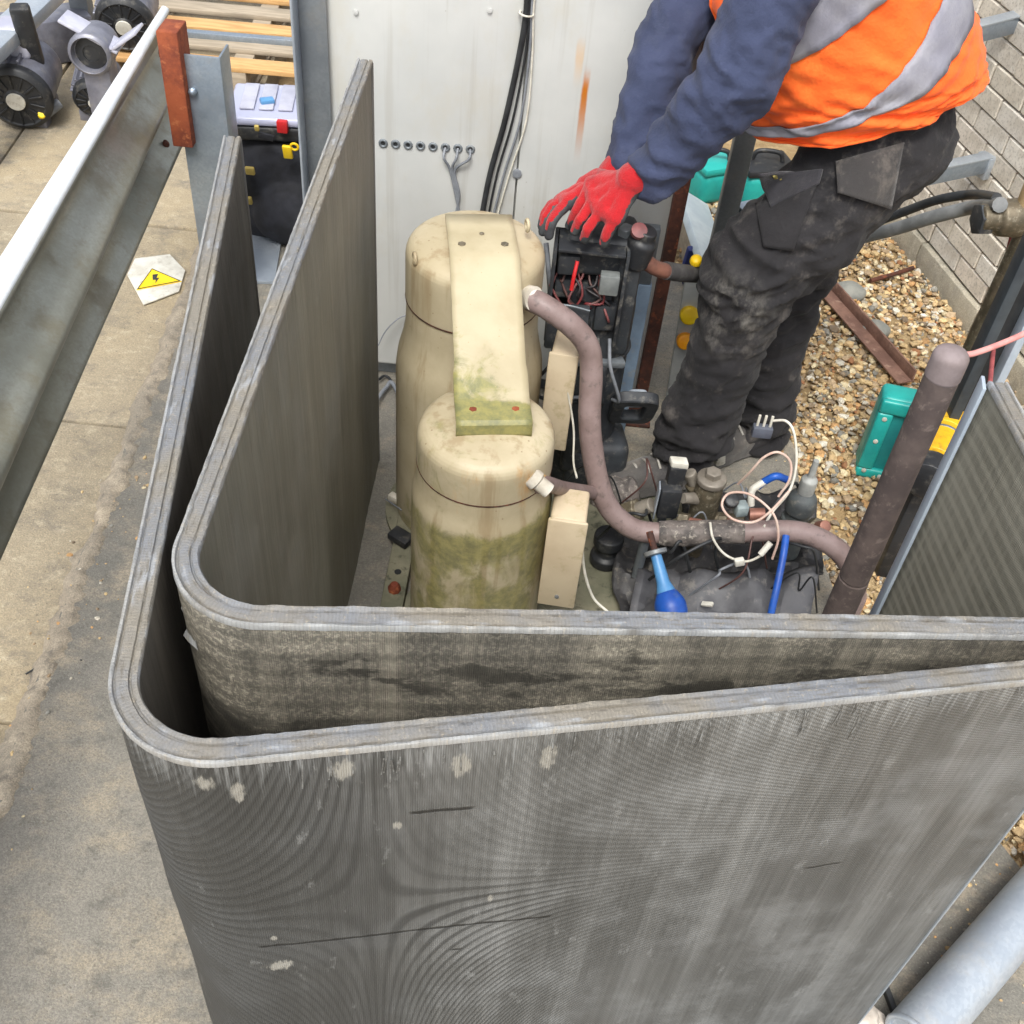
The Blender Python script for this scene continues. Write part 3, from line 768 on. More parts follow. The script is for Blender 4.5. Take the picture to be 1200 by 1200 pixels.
# outer coil
zt = HT
oL0, oL1 = P(272, 160, z=zt), P(150, 765, z=zt); oF0, oF1 = P(310, 875, z=zt), P(1200, 787, z=zt)
oc = isect(oL0, oL1, oF0, oF1); oE = P(1318, 778, z=zt); dF = (oF1 - oF0).xy.normalized()
oEnd = Vector(oF0.xy) + dF * ((oE - oF0).xy.dot(dF))
opath = fillet_path([oL0, oc, oEnd], [.105])
ou = [0]
for i in range(1, len(opath)): ou.append(ou[-1] + (opath[i] - opath[i - 1]).length)
def uv_front(x, y):                                    # pixel -> (u, v) on the outer coil's front face
    d = ray(x, y); nn_ = Vector((dF.y, -dF.x, 0)); o_ = Vector((oF0.x, oF0.y, 0)) + nn_ * TK / 2
    t_ = (o_ - CAM).dot(nn_) / d.dot(nn_); p = CAM + d * t_
    return ou[-1] - (oEnd - p.xy).dot(dF), p.z
blobs = []
for (x, y, rx, ry) in ((243, 922, .009, .014), (279, 930, .008, .02), (327, 1133, .018, .014), (322, 1101, .005, .007), (575, 1055, .004, .010), (541, 900, .011, .022), (643, 890, .010, .022), (403, 905, .013, .02), (466, 970, .005, .009)):
    a_, b_ = uv_front(x, y); blobs.append((a_, b_, rx, ry))
goug = []
for (x0, y0, x1, y1, w_) in ((300, 1112, 650, 1075, .004), (476, 956, 560, 948, .005), (524, 1115, 545, 1113, .004), (940, 1020, 990, 1012, .003), (1042, 812, 1050, 880, .004)):
    a_ = uv_front(x0, y0); b_ = uv_front(x1, y1); goug.append((*a_, *b_, w_))
mu, mv = uv_front(440, 1060)
M_FO = fins('outer_coil_fins', lin(118, 119, 118), lin(96, 97, 96), lin(160, 162, 162), .38, (mu, mv, 1850, .72), blobs=blobs, gouges=goug[:4], scuff=(HT, .36), left_dark=(mu + .28, mu - .12), crush=.6)
M_FD = fins('dusty_coil_fins', lin(116, 112, 103), lin(84, 82, 76), lin(184, 176, 158), .28, speck=1.0, band=.6, metal=.1)
M_FS = fins('outer_coil_inside_fins', lin(112, 107, 99), lin(94, 89, 83), lin(136, 129, 118), .3, metal=.2)  # browner fins on the inner side of the outer coil
root = thing('condenser_coil', 'long grey finned condenser coil with rounded corner and scuffed rim, standing outside the other coil', 'coil', (oc.x, oc.y, 0))
coil(root, opath, M_FO, M_FS, 3.1)
# bent fins lifted from the face under the rim
vs, fs = [], []
rnd = random.Random(11)
nF = Vector((dF.y, -dF.x, 0)); dF3 = Vector((dF.x, dF.y, 0))
for k in range(60):
    x = rnd.uniform(330, 980) if k < 40 else rnd.uniform(200, 1200)
    uu, _ = uv_front(x, 900); p0 = Vector((oEnd.x, oEnd.y, 0)) - dF3 * (ou[-1] - uu) + nF * (TK / 2 - .001)
    L = rnd.uniform(.006, .055) * (1 if k < 40 else .4); z1 = HT - rnd.uniform(.004, .03); w_ = rnd.uniform(.0004, .0009); lean = rnd.uniform(-.12, .12)
    out = rnd.uniform(.001, .0035); o_ = len(vs)
    for zz, oo in ((z1, .0005), (z1 - L * .5, out), (z1 - L, .0004)):
        b_ = p0 + dF3 * (lean * (z1 - zz)) + nF * oo; b_.z = zz
        vs += [b_ - dF3 * w_, b_ + dF3 * w_]
    fs += [(o_, o_ + 2, o_ + 3, o_ + 1), (o_ + 2, o_ + 4, o_ + 5, o_ + 3)]
tag(obj('bent_fins', vs, fs, simple('bare_bent_fin', lin(140, 142, 142), lin(84, 84, 82), 90, .5, .3), root), kind='stuff')
# inner coil, U-shaped: left, front and a short return
iL0, iL1 = P(428, 70, z=zt), P(219, 640, z=zt); iF0, iF1 = P(330, 722, z=zt), P(1200, 735, z=zt)
ic = isect(iL0, iL1, iF0, iF1)
e0 = P(1155, 447, z=zt); e1 = P(1200, 503, z=zt); dR = (e1 - e0); dR.z = 0; dR.normalize()
rx_ = Vector((e0.x + .018, e0.y)); rc = Vector((.735, 0)); 
rc = isect(iF0, iF1, rx_, rx_ + Vector((.055, -.5)))
ipath = fillet_path([iL0, ic, rc, rx_], [.1, .07])
ul = sum((ipath[i] - ipath[i - 1]).length for i in range(1, len(ipath)))
M_FI = fins('coil_inside_fins', lin(142, 139, 126), lin(124, 121, 109), lin(162, 158, 144), .3, row_shade=(ul - .50, 0, 240, .75), metal=.15)
root = thing('condenser_coil', 'U-shaped dusty condenser coil wrapped around the tan compressors, inside the other coil', 'coil', (ic.x, ic.y, 0))
coil(root, ipath, M_FD, M_FI, 8.4)
pe = ipath[-1]
box('edge_bar', (pe.x - .019, pe.y + .002, HT / 2), .006, .034, HT - .006, M_PGREY, root, (1, -.15, 0), (0, 1, 0), .0015)
# torn flap of fin near the inner corner
c = P(212, 740, z=.98); vs, fs = [], []
for k in range(7):
    z = HT - .03 - k * .012
    for q in range(3): vs.append((ic.x - .002 + .012 * q + .004 * math.sin(k * 1.7 + q), ic.y + .075 - .012 * q - .004 * k, z + .003 * q))
for k in range(6):
    for q in range(2): a = k * 3 + q; fs.append((a, a + 1, a + 4, a + 3))
o_ = obj('torn_fin', vs, fs, M_RIM, root, False, uv=[(v[0], v[2]) for v in vs])

# ------------------------------------------------------------------ guard rail on the left
LN = [(P(0, 307, z=.75), P(195, 3, z=.75)), (P(0, 363, z=.745), P(190, 25, z=.745)), (P(0, 550, z=.56), P(193, 117, z=.56)), (P(0, 670, z=.40), P(213, 180, z=.40))]
def on(p, d, y): return p + d * ((y - p.y) / d.y)
def lnx(k, y): a_, b_ = LN[k]; return on(a_, b_ - a_, y)
rail = thing('guard_rail', 'weathered galvanised crash barrier beam running along the left of the plinth', 'barrier', lnx(2, 2.2))
rail.location.z = -.03
vs, fs = [], []
yy = np.linspace(-.4, 3.3, 60)
for y in yy:
    l_, r_, g_, b_ = [lnx(k, y).x for k in range(4)]
    for (x_, z_) in ((l_ + .012, .70), (l_ + .002, .735), (l_ + .002, .749), (l_ + .006, .752), (r_ - .006, .750), (r_, .746), (r_ + .001, .738), (r_ - .006, .728), (r_ - .034, .692), (r_ - .050, .662), (r_ - .048, .642), ((r_ + g_) / 2 - .036, .622), (g_ - .010, .590), (g_ + .009, .573), (g_ + .012, .558), (g_ + .004, .540), (g_ - .028, .515), (g_ - .044, .485), (g_ - .048, .455), (b_ - .034, .425), (b_ - .018, .405), (b_ - .010, .398)):
        vs.append((x_ + .002 * noise.noise(Vector((y * 2, z_ * 9, 1))), y, z_))
m_ = 22
for i in range(len(yy) - 1):
    for q in range(m_ - 1): a = i * m_ + q; fs.append((a, a + m_, a + m_ + 1, a + 1))
o_ = obj('beam', vs, fs, M_RAIL, rail, True)
md = o_.modifiers.new('thick', 'SOLIDIFY'); md.thickness = .005; md.offset = 0
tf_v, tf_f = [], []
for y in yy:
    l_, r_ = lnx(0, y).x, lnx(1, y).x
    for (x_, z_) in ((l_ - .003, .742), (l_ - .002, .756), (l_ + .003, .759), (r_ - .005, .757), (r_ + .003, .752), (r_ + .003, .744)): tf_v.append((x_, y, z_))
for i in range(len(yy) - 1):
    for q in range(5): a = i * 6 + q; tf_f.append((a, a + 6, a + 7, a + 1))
obj('top_flange', tf_v, tf_f, galv('sky_glare_flange', (226, 230, 234), (206, 212, 218), .45, .15, (176, 172, 160), .35), rail, True)  # sky glare on the flange top put into a paler zinc colour
for (px, py, zz) in ((168, 92, .62), (193, 170, .43), (188, 62, .70)):
    p = P(px, py, z=zz); lathe('bolt', [(.016, 0), (.016, .005), (.010, .012), (0, .014)], p, M_RUST, rail, 10, (1, 0, .1))
# post with timber spacer
pq0, pq1 = P(205, 65, Y=2.95), P(288, 65, Y=2.95)
pm = (pq0.x + pq1.x) / 2 - .012
post = thing('barrier_post', 'blue-grey galvanised channel post bolted behind the end of the crash barrier', 'post', (pm, 3.0, -.03))
pw = pq1.x - pq0.x - .062
pm -= .02
box('web', (pm - .01, 2.955, .37), pw, .007, .81, M_GALV, post, bev=.002)
box('flange', (pm - .01 + pw / 2 - .003, 3.0, .37), .007, .09, .81, M_GALV, post, bev=.002)
box('flange', (pm - .01 - pw / 2 + .003, 3.0, .37), .007, .09, .81, M_GALV, post, bev=.002)
lathe('bolt', [(.012, 0), (.012, .008), (.006, .014), (0, .015)], P(226, 107, Y=2.948), M_GALV, post, 8, (0, -1, 0))
p2 = thing('barrier_post', 'galvanised channel post under the open run of the crash barrier', 'post', (lnx(0, .7).x - .06, .7, -.03))
box('web', (lnx(0, .7).x - .062, .7, .36), .09, .007, .78, M_GALV, p2, bev=.002)
for dx in (-.045, .045): box('flange', (lnx(0, .7).x - .062 + dx, .73, .36), .007, .06, .78, M_GALV, p2, bev=.002)
box('rail_plate', (lnx(0, .7).x + .012, .7, .60), .06, .05, .12, M_RUSTB, p2, bev=.003)
sa, sb = P(188, 35, Y=2.93), P(226, 172, Y=2.93)
sp = box('spacer_block', ((sa.x + sb.x) / 2 - .004, 2.965, (sa.z + sb.z) / 2), .058, .09, sa.z - sb.z, M_RUSTB, None, bev=.004)
tag(sp, 'rust red spacer block between the crash barrier and its post', 'block')
# ------------------------------------------------------------------ warning label on the yard
lc = P(183, 328, z=-.024)
lab = thing('warning_sign', 'white hexagonal sheet with a yellow warning triangle lying on the slabs', 'sign', lc)
hexp = [P(x, y, z=-.024) for x, y in ((149, 322), (158, 303), (199, 298), (217, 317), (210, 341), (168, 357))]
slab('sheet', [(p.x, p.y) for p in hexp], -.027, -.023, M_WHT, lab, .001)
tri = [P(x, y, z=-.022) for x, y in ((160, 340), (178, 315), (213, 330))]
slab('triangle', [(p.x, p.y) for p in tri], -.0228, -.0205, M_YEL, lab)
ctr = sum(tri, Vector()) / 3; hv = (tri[1] - ctr)
bolt = [(-.12, .62), (.22, .58), (.02, .18), (.2, .16), (-.16, -.35), (-.06, .02), (-.24, .04)]
hx = Vector((hv.y, -hv.x, 0))
slab('lightning_mark', [((ctr + hv * b * .75 + hx * a * .75).x, (ctr + hv * b * .75 + hx * a * .75).y) for a, b in bolt], -.0206, -.0195, M_BLK, lab)
for i in range(3):
    a, b = tri[i], tri[(i + 1) % 3]; d = (b - a)
    box('triangle_border', (a + b) / 2 + (ctr - (a + b) / 2) * .06 + Vector((0, 0, .0022)), d.length * .94, .0035, .001, M_BLK, lab, d, (0, 0, 1), 0)
cw = P(45, 785, z=-.02)
tag(tube('wire_offcut', [P(30, 790, z=-.02), P(52, 778, z=-.017), P(80, 771, z=-.015), P(96, 774, z=0)], .0022, M_RUB), 'short dark wire offcut lying on the tan slab', 'wire')

# ------------------------------------------------------------------ compressors
def ring_band(c, r, z, mat, parent, rr=.003):
    return torus('weld_seam', (c[0], c[1], z), r, rr, mat, parent, (0, 0, 1), 40)
def terminal(parent, c, w_, d_, h_, ax, mat):
    mat = simple('beige_box_enamel', lin(206, 190, 162), lin(192, 174, 146), 6, .5, dirt=(lin(160, 146, 104), .5), bump=.08)
    j = box('terminal_box', c, w_, d_, h_, mat, parent, ax, bev=.008, seg=3)
    cc = Vector(c); a = Vector(ax).normalized(); n_ = Vector((-a.y, a.x, 0))
    box('lid', cc - n_ * (d_ / 2 + .004), w_ + .008, .01, h_ + .008, mat, j, ax, bev=.004)
    lathe('screw', [(.005, 0), (.005, .003), (0, .004)], cc - n_ * (d_ / 2 + .009) + Vector((0, 0, -h_ * .38)), M_CHAN, j, 8, -n_)
    return j
# large rear compressor
c1 = (-.135, 2.08)
comp1 = thing('compressor', 'tall tan hermetic compressor standing nearer the white cabinet, taller of the pair', 'compressor', (c1[0], c1[1], 0))
pr = fillet_prof([(.12, .02, 0), (.172, .03, .02), (.172, .52, .05), (.150, .60, .05), (.148, .685, .003), (.151, .688, .002), (.151, .815, .06), (.1, .832, .03), (.001, .838, 0)], 6)
prd = []
for i in range(len(pr) - 1):
    for k in range(4): t_ = k / 4; prd.append((pr[i][0] + (pr[i + 1][0] - pr[i][0]) * t_, pr[i][1] + (pr[i + 1][1] - pr[i][1]) * t_))
prd.append(pr[-1])
alg1 = lambda p: .12 + .4 * max(0, 1 - abs(p.z - .08) / .2) + (.2 if p.z < .05 else 0) + .25 * max(0, noise.noise(Vector((math.atan2(p.y - c1[1], p.x - c1[0]) * 2, p.z, 3)))) * (p.x > c1[0])
lathe('shell', prd, (c1[0], c1[1], 0), M_COMP, comp1, 56, attr={'algae': alg1, 'rust': lambda p: .35 * max(0, noise.noise(p * 7))})
ring_band(c1, .1495, .686, M_RUST, comp1, .0022)
for px, py in ((486, 303), (618, 264)):
    p = P(px, py, Y=2.0 if px < 500 else 2.1)
    torus('lifting_lug', (p.x, p.y, p.z), .012, .004, M_COMP, comp1, (1, .3, 0), 12)
lathe('base_ring', [(.2, 0), (.2, .014), (.15, .02)], (c1[0], c1[1], 0.0), M_GREENB, comp1, 40)
ax1 = (.94, -.1, 0)
terminal(comp1, P(655, 455, Y=2.03) + Vector((.005, 0, 0)), .058, .10, .27, ax1, M_COMP)
lathe('suction_stub', [(.024, 0), (.024, .02), (.019, .024), (.019, .05)], (-.02, 1.985, .765), M_COPW, comp1, 18, (.9, -.32, -.2))
# smaller front compressor
c2 = (-.068, 1.70)
comp2 = thing('compressor', 'shorter tan compressor streaked with green algae beside the coil front', 'compressor', (c2[0], c2[1], 0))
pr = fillet_prof([(.11, .02, 0), (.150, .03, .02), (.150, .46, .035), (.141, .50, .02), (.139, .545, .003), (.141, .548, .002), (.141, .635, .045), (.09, .652, .03), (.001, .658, 0)], 6)
prd = []
for i in range(len(pr) - 1):
    for k in range(4): t_ = k / 4; prd.append((pr[i][0] + (pr[i + 1][0] - pr[i][0]) * t_, pr[i][1] + (pr[i + 1][1] - pr[i][1]) * t_))
prd.append(pr[-1])
def alg2(p):
    a = math.atan2(p.y - c2[1], p.x - c2[0])
    v = .16 + .62 * math.exp(-((p.z - .44) / .035) ** 2) + .55 * max(0, min(1, (.44 - p.z) / .12)) * (.62 + .38 * math.cos(a + 1.5)) + .25 * max(0, math.cos(a - .2)) * (p.z > .3)
    v += .28 * max(0, math.cos(a + 2.4)) * (p.z > .5)
    return v
def rst2(p):
    a = math.atan2(p.y - c2[1], p.x - c2[0])
    return .3 * max(0, noise.noise(p * 6)) + .42 * math.exp(-((a + 1.0) / .5) ** 2) * (.5 < p.z < .64) + .3 * math.exp(-((a + 1.9) / .25) ** 2) * (p.z > .5)
lathe('shell', prd, (c2[0], c2[1], 0), M_COMP, comp2, 64, attr={'algae': alg2, 'rust': rst2})
ring_band(c2, .1395, .546, M_RUST, comp2, .0022)
p = P(497, 520, Y=1.66); torus('lifting_lug', p, .011, .004, M_COMP, comp2, (1, .3, 0), 12)
lathe('base_ring', [(.18, 0), (.18, .014), (.13, .02)], (c2[0], c2[1], 0.0), M_GREENB, comp2, 40)
terminal(comp2, P(658, 640, Y=1.66) + Vector((.006, 0, 0)), .075, .10, .26, (.95, -.06, 0), M_COMP)
lathe('suction_stub', [(.021, 0), (.021, .018), (.016, .022), (.016, .05)], (.028, 1.61, .597), M_COPW, comp2, 18, (.75, -.2, -.5))
# bracket bolted across both heads
bl = [(.07, .843), (-.075, .843), (-.092, .838), (-.345, .688), (-.36, .681), (-.415, .676), (-.42, .671), (-.422, .645)]
brk = thing('bracket', 'cream steel bracket plate bolted across the tops of both tan compressors', 'bracket', (-.1, 1.9, .66))
t = NT('cream_bracket_paint')
at = t.n('ShaderNodeAttribute', attribute_name='algae')
col = t.mix(t.mapr(t.noise(9, 5), .35, .65), lin(182, 171, 142), lin(168, 156, 126))
n_ = t.noise(24, 8, .7, dist=.5)
al = t.mapr(t.math('ADD', at.outputs['Fac'], t.math('MULTIPLY', t.math('SUBTRACT', n_, .5), 1.3)), .4, .75)
col = t.mix(t.math('MULTIPLY', al, .9), col, t.mix(t.mapr(t.noise(40, 6, .7), .3, .7), lin(150, 144, 82), lin(104, 108, 70)))
col = t.mix(t.mapr(t.voro(60), .05, .09, .5, 0), col, lin(150, 120, 80))
M_BRK = t.fin(col, .5, 0, t.bump(t.noise(60, 4), .12, .003))
p0 = Vector((-.125, 2.075)); dirb = (Vector((c2[0] + .008, c2[1])) - Vector((c1[0] + .008, c1[1]))).normalized(); sd_ = Vector((-dirb.y, dirb.x))
vs, fs = [], []; NW = 10
bl2 = []
for i in range(len(bl) - 1):
    nn_ = 14 if abs(bl[i][0] - bl[i + 1][0]) > .2 else 3
    for k in range(nn_): bl2.append((bl[i][0] + (bl[i + 1][0] - bl[i][0]) * k / nn_, bl[i][1] + (bl[i + 1][1] - bl[i][1]) * k / nn_))
bl2.append(bl[-1])
for (s, z) in bl2:
    for k in range(NW + 1):
        q = p0 - dirb * s + sd_ * ((k / NW - .5) * (.145 + .006 * (s < -.3))) ; vs.append((q.x, q.y, z + .004))
# s is measured backwards along dirb: positive = towards the cabinet
for i in range(len(bl2) - 1):
    for k in range(NW): a = i * (NW + 1) + k; fs.append((a, a + 1, a + NW + 2, a + NW + 1))
vs = [tuple(Vector(v)) for v in vs]
pl_ = obj('plate', vs, fs, M_BRK, brk, True, auto=20)
a = pl_.data.attributes.new('algae', 'FLOAT', 'POINT'); vals = []
for (s, z) in bl2:
    for k in range(NW + 1):
        x_ = k / NW; far = max(0, min(1, (-s - .12) / .28))
        left = x_ if sd_.x < 0 else 1 - x_
        vals.append(far * (.25 + .75 * left ** .7) + (.55 if s < -.36 else 0))
a.data.foreach_set('value', vals)
md = pl_.modifiers.new('thick', 'SOLIDIFY'); md.thickness = .005; md.offset = -1
for s, x_ in ((-.05, -.045), (-.05, .045), (-.385, -.04), (-.385, .045), (-.01, 0)):
    q = p0 - dirb * s + sd_ * x_; z = .843 if s > -.2 else .677
    lathe('bolt', fillet_prof([(.009 if x_ else .006, 0, 0), (.009 if x_ else .006, .006, .002), (0, .0065, 0)]), (q.x, q.y, z + .005), M_RUSTB if s < -.2 else M_BRASS, brk, 6)
# base rails under the compressors
for (x0, nm, lb) in ((-.245, 'base_rail', 'pale green stained base rail left of the tan compressors with a rusty bolt'),):
    r0 = thing(nm, lb, 'rail', (x0 - .02, 1.6, 0))
    box('channel', (x0 - .02, 1.68, .02), .055, 1.2, .04, M_GREENB, r0, bev=.004)
    b_ = P(467, 690, z=.045); lathe('bolt', [(.016, 0), (.016, .01), (.009, .022), (0, .023)], (x0 - .02, b_.y, .04), M_RUSTB, r0, 8)
    b_ = P(467, 676, z=.045); lathe('bolt_hole', [(.009, 0), (.009, .001), (0, .001)], (x0 - .02, b_.y + .02, .0402), M_RUB, r0, 10)
rb = thing('base_pan', 'algae stained steel base pan beneath the compressors and pipes', 'base pan', (.2, 1.75, 0))
box('pan_floor', (.27, 1.72, .012), .92, 1.0, .018, M_GREENB, rb, bev=.004)
box('pan_lip', (.27, 1.232, .03), .92, .012, .05, M_GREENB, rb, bev=.003)
# small junk between the rail and the shells
for k, (px, py, mt, lb) in enumerate(((462, 582, M_COPW, 'short bright clip on the base rail by the tall compressor'), (470, 628, M_BLK, 'dark mounting foot beside the tall compressor base'))):
    p = P(px, py, z=.06); tag(box('clip' if k == 0 else 'mounting_foot', (p.x, p.y, .055), .03 + .03 * k, .02 + .02 * k, .022, mt, None, (.8, -.5, 0), bev=.004), lb, 'clip' if k == 0 else 'foot')
tag(tube('wire', [P(452, 585, z=.05), P(468, 596, z=.075), P(482, 608, z=.06), (-.2, 1.86, .05)], .002, M_GREYC), 'thin grey wire between the base rail and tall compressor', 'wire')
tag(tube('cable', [P(441, 470, z=.03), P(452, 455, z=.02), P(462, 452, z=.03), (-.28, 2.3, .03)], .006, M_GREYC), 'loose grey cable on the floor between coil end and cabinet', 'cable')
tag(tube('cable', [P(443, 445, z=.02), P(455, 442, z=.014), (-.33, 2.48, .014), (-.2, 2.5, .014)], .004, M_RUB), 'loose black cable on the floor at the foot of the cabinet', 'cable')
tag(tube('wire', [P(443, 405, Y=2.55), P(452, 388, Y=2.56), P(466, 374, Y=2.57), P(480, 368, Y=2.58)], .0018, M_GREYC), 'thin wire curling up the cabinet behind the tall compressor', 'wire')

# ------------------------------------------------------------------ suction pipework
sp_ = thing('suction_pipe', 'mauve-brown suction pipe curving from both tan compressors across the base', 'pipe', (.2, 1.84, 0))
main = [(-.008, 1.98, .76), P(640, 360, Y=1.965), P(668, 380, Y=1.955), P(687, 402, Y=1.95), P(693, 430, Y=1.94), P(691, 490, Y=1.90), P(696, 540, Y=1.87), P(708, 585, Y=1.84), P(730, 612, Y=1.83), P(762, 624, Y=1.83), P(840, 624, Y=1.83), P(915, 622, Y=1.83), P(950, 627, Y=1.83), P(982, 645, Y=1.82), P(1000, 672, Y=1.8), P(1003, 700, Y=1.8)]
tube('main_run', main, .0252, M_PIPE, sp_, 20, wob=.03)
tube('branch', [(.05, 1.605, .575), P(640, 567, Y=1.63), P(662, 573, Y=1.72), P(698, 578, Y=1.85)], .0165, M_PIPE, sp_, 16)
tube('taped_sleeve', [P(772, 624.5, Y=1.83), P(800, 625, Y=1.83), P(830, 624, Y=1.83), P(872, 623, Y=1.83)], [.0285, .031, .029, .028], M_LAG, sp_, 18, wob=.16)
tube('white_collar', [(-.012, 1.982, .762), P(626, 350, Y=1.97)], .0262, M_COPW, sp_, 20, False)
tube('white_collar', [(.04, 1.608, .585), P(634, 565, Y=1.63)], .0178, simple('rust_stained_collar', lin(206, 170, 120), lin(176, 128, 78), 30, .6), sp_, 16, False)
tube('pipe_leg', [P(1003, 700, Y=1.8), (P(1003, 700, Y=1.8).x, 1.8, .02)], .0252, M_PIPE, sp_, 18, False)
tube('pipe_leg', [P(758, 624, Y=1.83), (P(758, 624, Y=1.83).x, 1.84, .02)], .012, M_CHAN, sp_, 12, False)
# upright lagged pipe
lx = P(1050, 565, Y=1.4).x
lp = thing('lagged_pipe', 'upright grey-brown lagged pipe with a domed cap beside the coil return', 'pipe', (lx, 1.4, 0))
tube('sleeve', [(lx, 1.4, 0), (lx, 1.4, .62)], [.0285, .028], M_FOAM, lp, 24, False, wob=.04)
tube('sleeve', [(lx, 1.4, .625), (lx, 1.4, 1.09)], [.027, .0265], M_FOAM, lp, 24, False, wob=.04)
lathe('cap', fillet_prof([(.026, 0, 0), (.0278, .004, .002), (.0278, .05, .015), (.001, .056, 0)]), (lx, 1.4, 1.086), simple('lagging_cap', lin(136, 124, 124), lin(116, 104, 102), 18, .7), lp, 24)

# ------------------------------------------------------------------ black compressor the worker steadies
k3 = Vector((.155, 2.27, 0))
bc = thing('black_compressor', 'dusty black compressor with open wiring box under the red gloves', 'compressor', k3)
lathe('shell', fillet_prof([(.06, .02, 0), (.092, .03, .02), (.092, .60, .03), (.07, .66, .02), (.02, .69, 0), (.001, .69, 0)], 5), k3, M_BLKD, bc, 36)
ring_band(k3, .093, .46, M_BLK, bc, .005)
# terminal box, open towards the camera
tb0 = P(692, 330, Y=2.17)
bxw, bxh, bxd = .17, .25, .10
ctr = Vector((.118, 2.19, .66))
tbx = box('box_back', ctr + Vector((0, .045, 0)), bxw, .012, bxh, M_BLK, bc, bev=.003)
for dx in (-1, 1): box('box_side', ctr + Vector((dx * (bxw / 2 - .004), 0, 0)), .008, .09, bxh, M_BLKD, tbx, bev=.002)
box('box_top', ctr + Vector((0, .0, bxh / 2 - .004)), bxw - .02, .09, .008, M_BLKD, tbx, bev=.002)
box('box_cover', ctr + Vector((-.035, -.05, -.075)), .098, .016, .115, M_BLKD, tbx, (1, .05, 0), (0, 1, -.15), .006)
tube('box_gasket', [ctr + Vector((-.084, -.06, -.012)), ctr + Vector((-.04, -.064, -.006)), ctr + Vector((.012, -.062, -.016))], .0025, M_CHAN, tbx, 8)
box('relay', ctr + Vector((.048, -.035, .045)), .044, .03, .05, simple('dull_grey_plastic', lin(128, 132, 130), lin(100, 104, 104), 16, .5), tbx, bev=.004)
for q_ in ((-.05, .0, .075, .05, .06, .05), (.0, .012, -.02, .07, .04, .06), (.05, .0, -.06, .05, .05, .07), (-.055, .01, .0, .04, .04, .05)):
    box('inner_block', ctr + Vector(q_[:3]), q_[3], q_[4], q_[5], M_BLKD, tbx, (1, .1, 0), bev=.006)
wr = random.Random(4)
for k in range(9):
    a = ctr + Vector((-.06 + .012 * k, .03, .06 + wr.uniform(-.02, .03))); pts = [a]
    for q in range(3): pts.append(a + Vector((wr.uniform(-.025, .035), -.035 - .012 * q + wr.uniform(-.012, .012), -.03 * (q + 1) + wr.uniform(-.015, .02))))
    pts.append(ctr + Vector((.03 + .004 * k, .03, -.05 - .006 * k)))
    tube('wire', pts, .003, [simple('faded_red_wire', lin(126, 72, 70), lin(104, 58, 58), 30, .5), simple('brown_wire', lin(96, 66, 62), lin(78, 54, 50), 30, .5), simple('maroon_wire', lin(112, 44, 46), lin(92, 36, 38), 30, .5), simple('dark_wire', lin(60, 56, 58), lin(48, 44, 46), 30, .5)][k % 4], tbx, 8, n=5)
tube('wire', [ctr + Vector((-.03, -.045, .10)), ctr + Vector((-.034, -.06, .07)), ctr + Vector((-.036, -.062, .035))], .0045, M_RED, tbx, 8)
box('top_block', Vector((.14, 2.25, .745)), .16, .13, .10, M_BLKD, bc, bev=.018, seg=3)
box('side_housing', P(731, 350, Y=2.2) + Vector((.0, .02, 0)), .055, .08, .30, M_BLKD, bc, bev=.012)
el = P(750, 290, Y=2.2)
lathe('valve_body', fillet_prof([(.03, -.045, 0), (.034, -.04, .004), (.034, .02, .01), (.024, .03, .004), (.024, .05, .006), (.001, .052, 0)]), el, M_BLK, bc, 20, (.2, -.1, 1))
lathe('red_cap', [(.018, 0), (.018, .012), (0, .014)], P(748, 272, Y=2.19), simple('faded_red_cap', lin(156, 92, 92), lin(120, 80, 80), 20, .6), bc, 14, (.1, -.6, .8))
tube('copper_stub', [P(752, 303, Y=2.2), P(768, 314, Y=2.22), P(785, 319, Y=2.25)], .018, M_COPPER, bc, 14)
tube('insulated_stub', [P(780, 317, Y=2.24), P(800, 320, Y=2.29), P(822, 321, Y=2.36), P(840, 316, Y=2.42)], .021, simple('grey_foam', lin(84, 82, 80), lin(64, 62, 62), 20, .85, bump=.5), bc, 16)
box('mount_collar', k3 + Vector((-.005, -.06, .47)), .16, .10, .02, M_CHAN, bc, (1, .35, -.2), bev=.006)
lathe('clamp_screw', [(.007, 0), (.007, .03), (.010, .032), (0, .036)], k3 + Vector((-.02, -.105, .47)), M_BRASS, bc, 10, (0, -.2, 1))
# lug with a square eye, at the right of the foot
def frame_lug(name, c, w_, h_, bar, dep, mat, parent, ax, ay):
    ax, ay, az = basis(ax, ay); bm = bmesh.new(); N = 32; outer, inner = [], []
    for k in range(N):
        a = 2 * math.pi * k / N + math.pi / 4 * 0
        cx, sx = math.cos(a), math.sin(a); e = 5
        rr = 1 / (abs(cx) ** e + abs(sx) ** e) ** (1 / e)
        outer.append((cx * rr * w_ / 2, sx * rr * h_ / 2)); inner.append((cx * rr * (w_ / 2 - bar), sx * rr * (h_ / 2 - bar)))
    L = []
    for zz in (-dep / 2, dep / 2):
        L.append([bm.verts.new(Vector(c) + ax * p[0] + ay * p[1] + az * zz) for p in outer]); L.append([bm.verts.new(Vector(c) + ax * p[0] + ay * p[1] + az * zz) for p in inner])
    for k in range(N):
        j = (k + 1) % N
        bm.faces.new((L[0][k], L[0][j], L[1][j], L[1][k])); bm.faces.new((L[2][k], L[3][k], L[3][j], L[2][j]))
        bm.faces.new((L[0][k], L[2][k], L[2][j], L[0][j])); bm.faces.new((L[1][k], L[1][j], L[3][j], L[3][k]))
    bmesh.ops.bevel(bm, geom=list(bm.edges), offset=.003, segments=1, affect='EDGES')
    return from_bm(name, bm, mat, parent, True)
frame_lug('lifting_eye', P(742, 478, Y=2.19), .115, .15, .03, .03, M_BLKD, bc, (1, .1, 0), (0, -.55, 1))
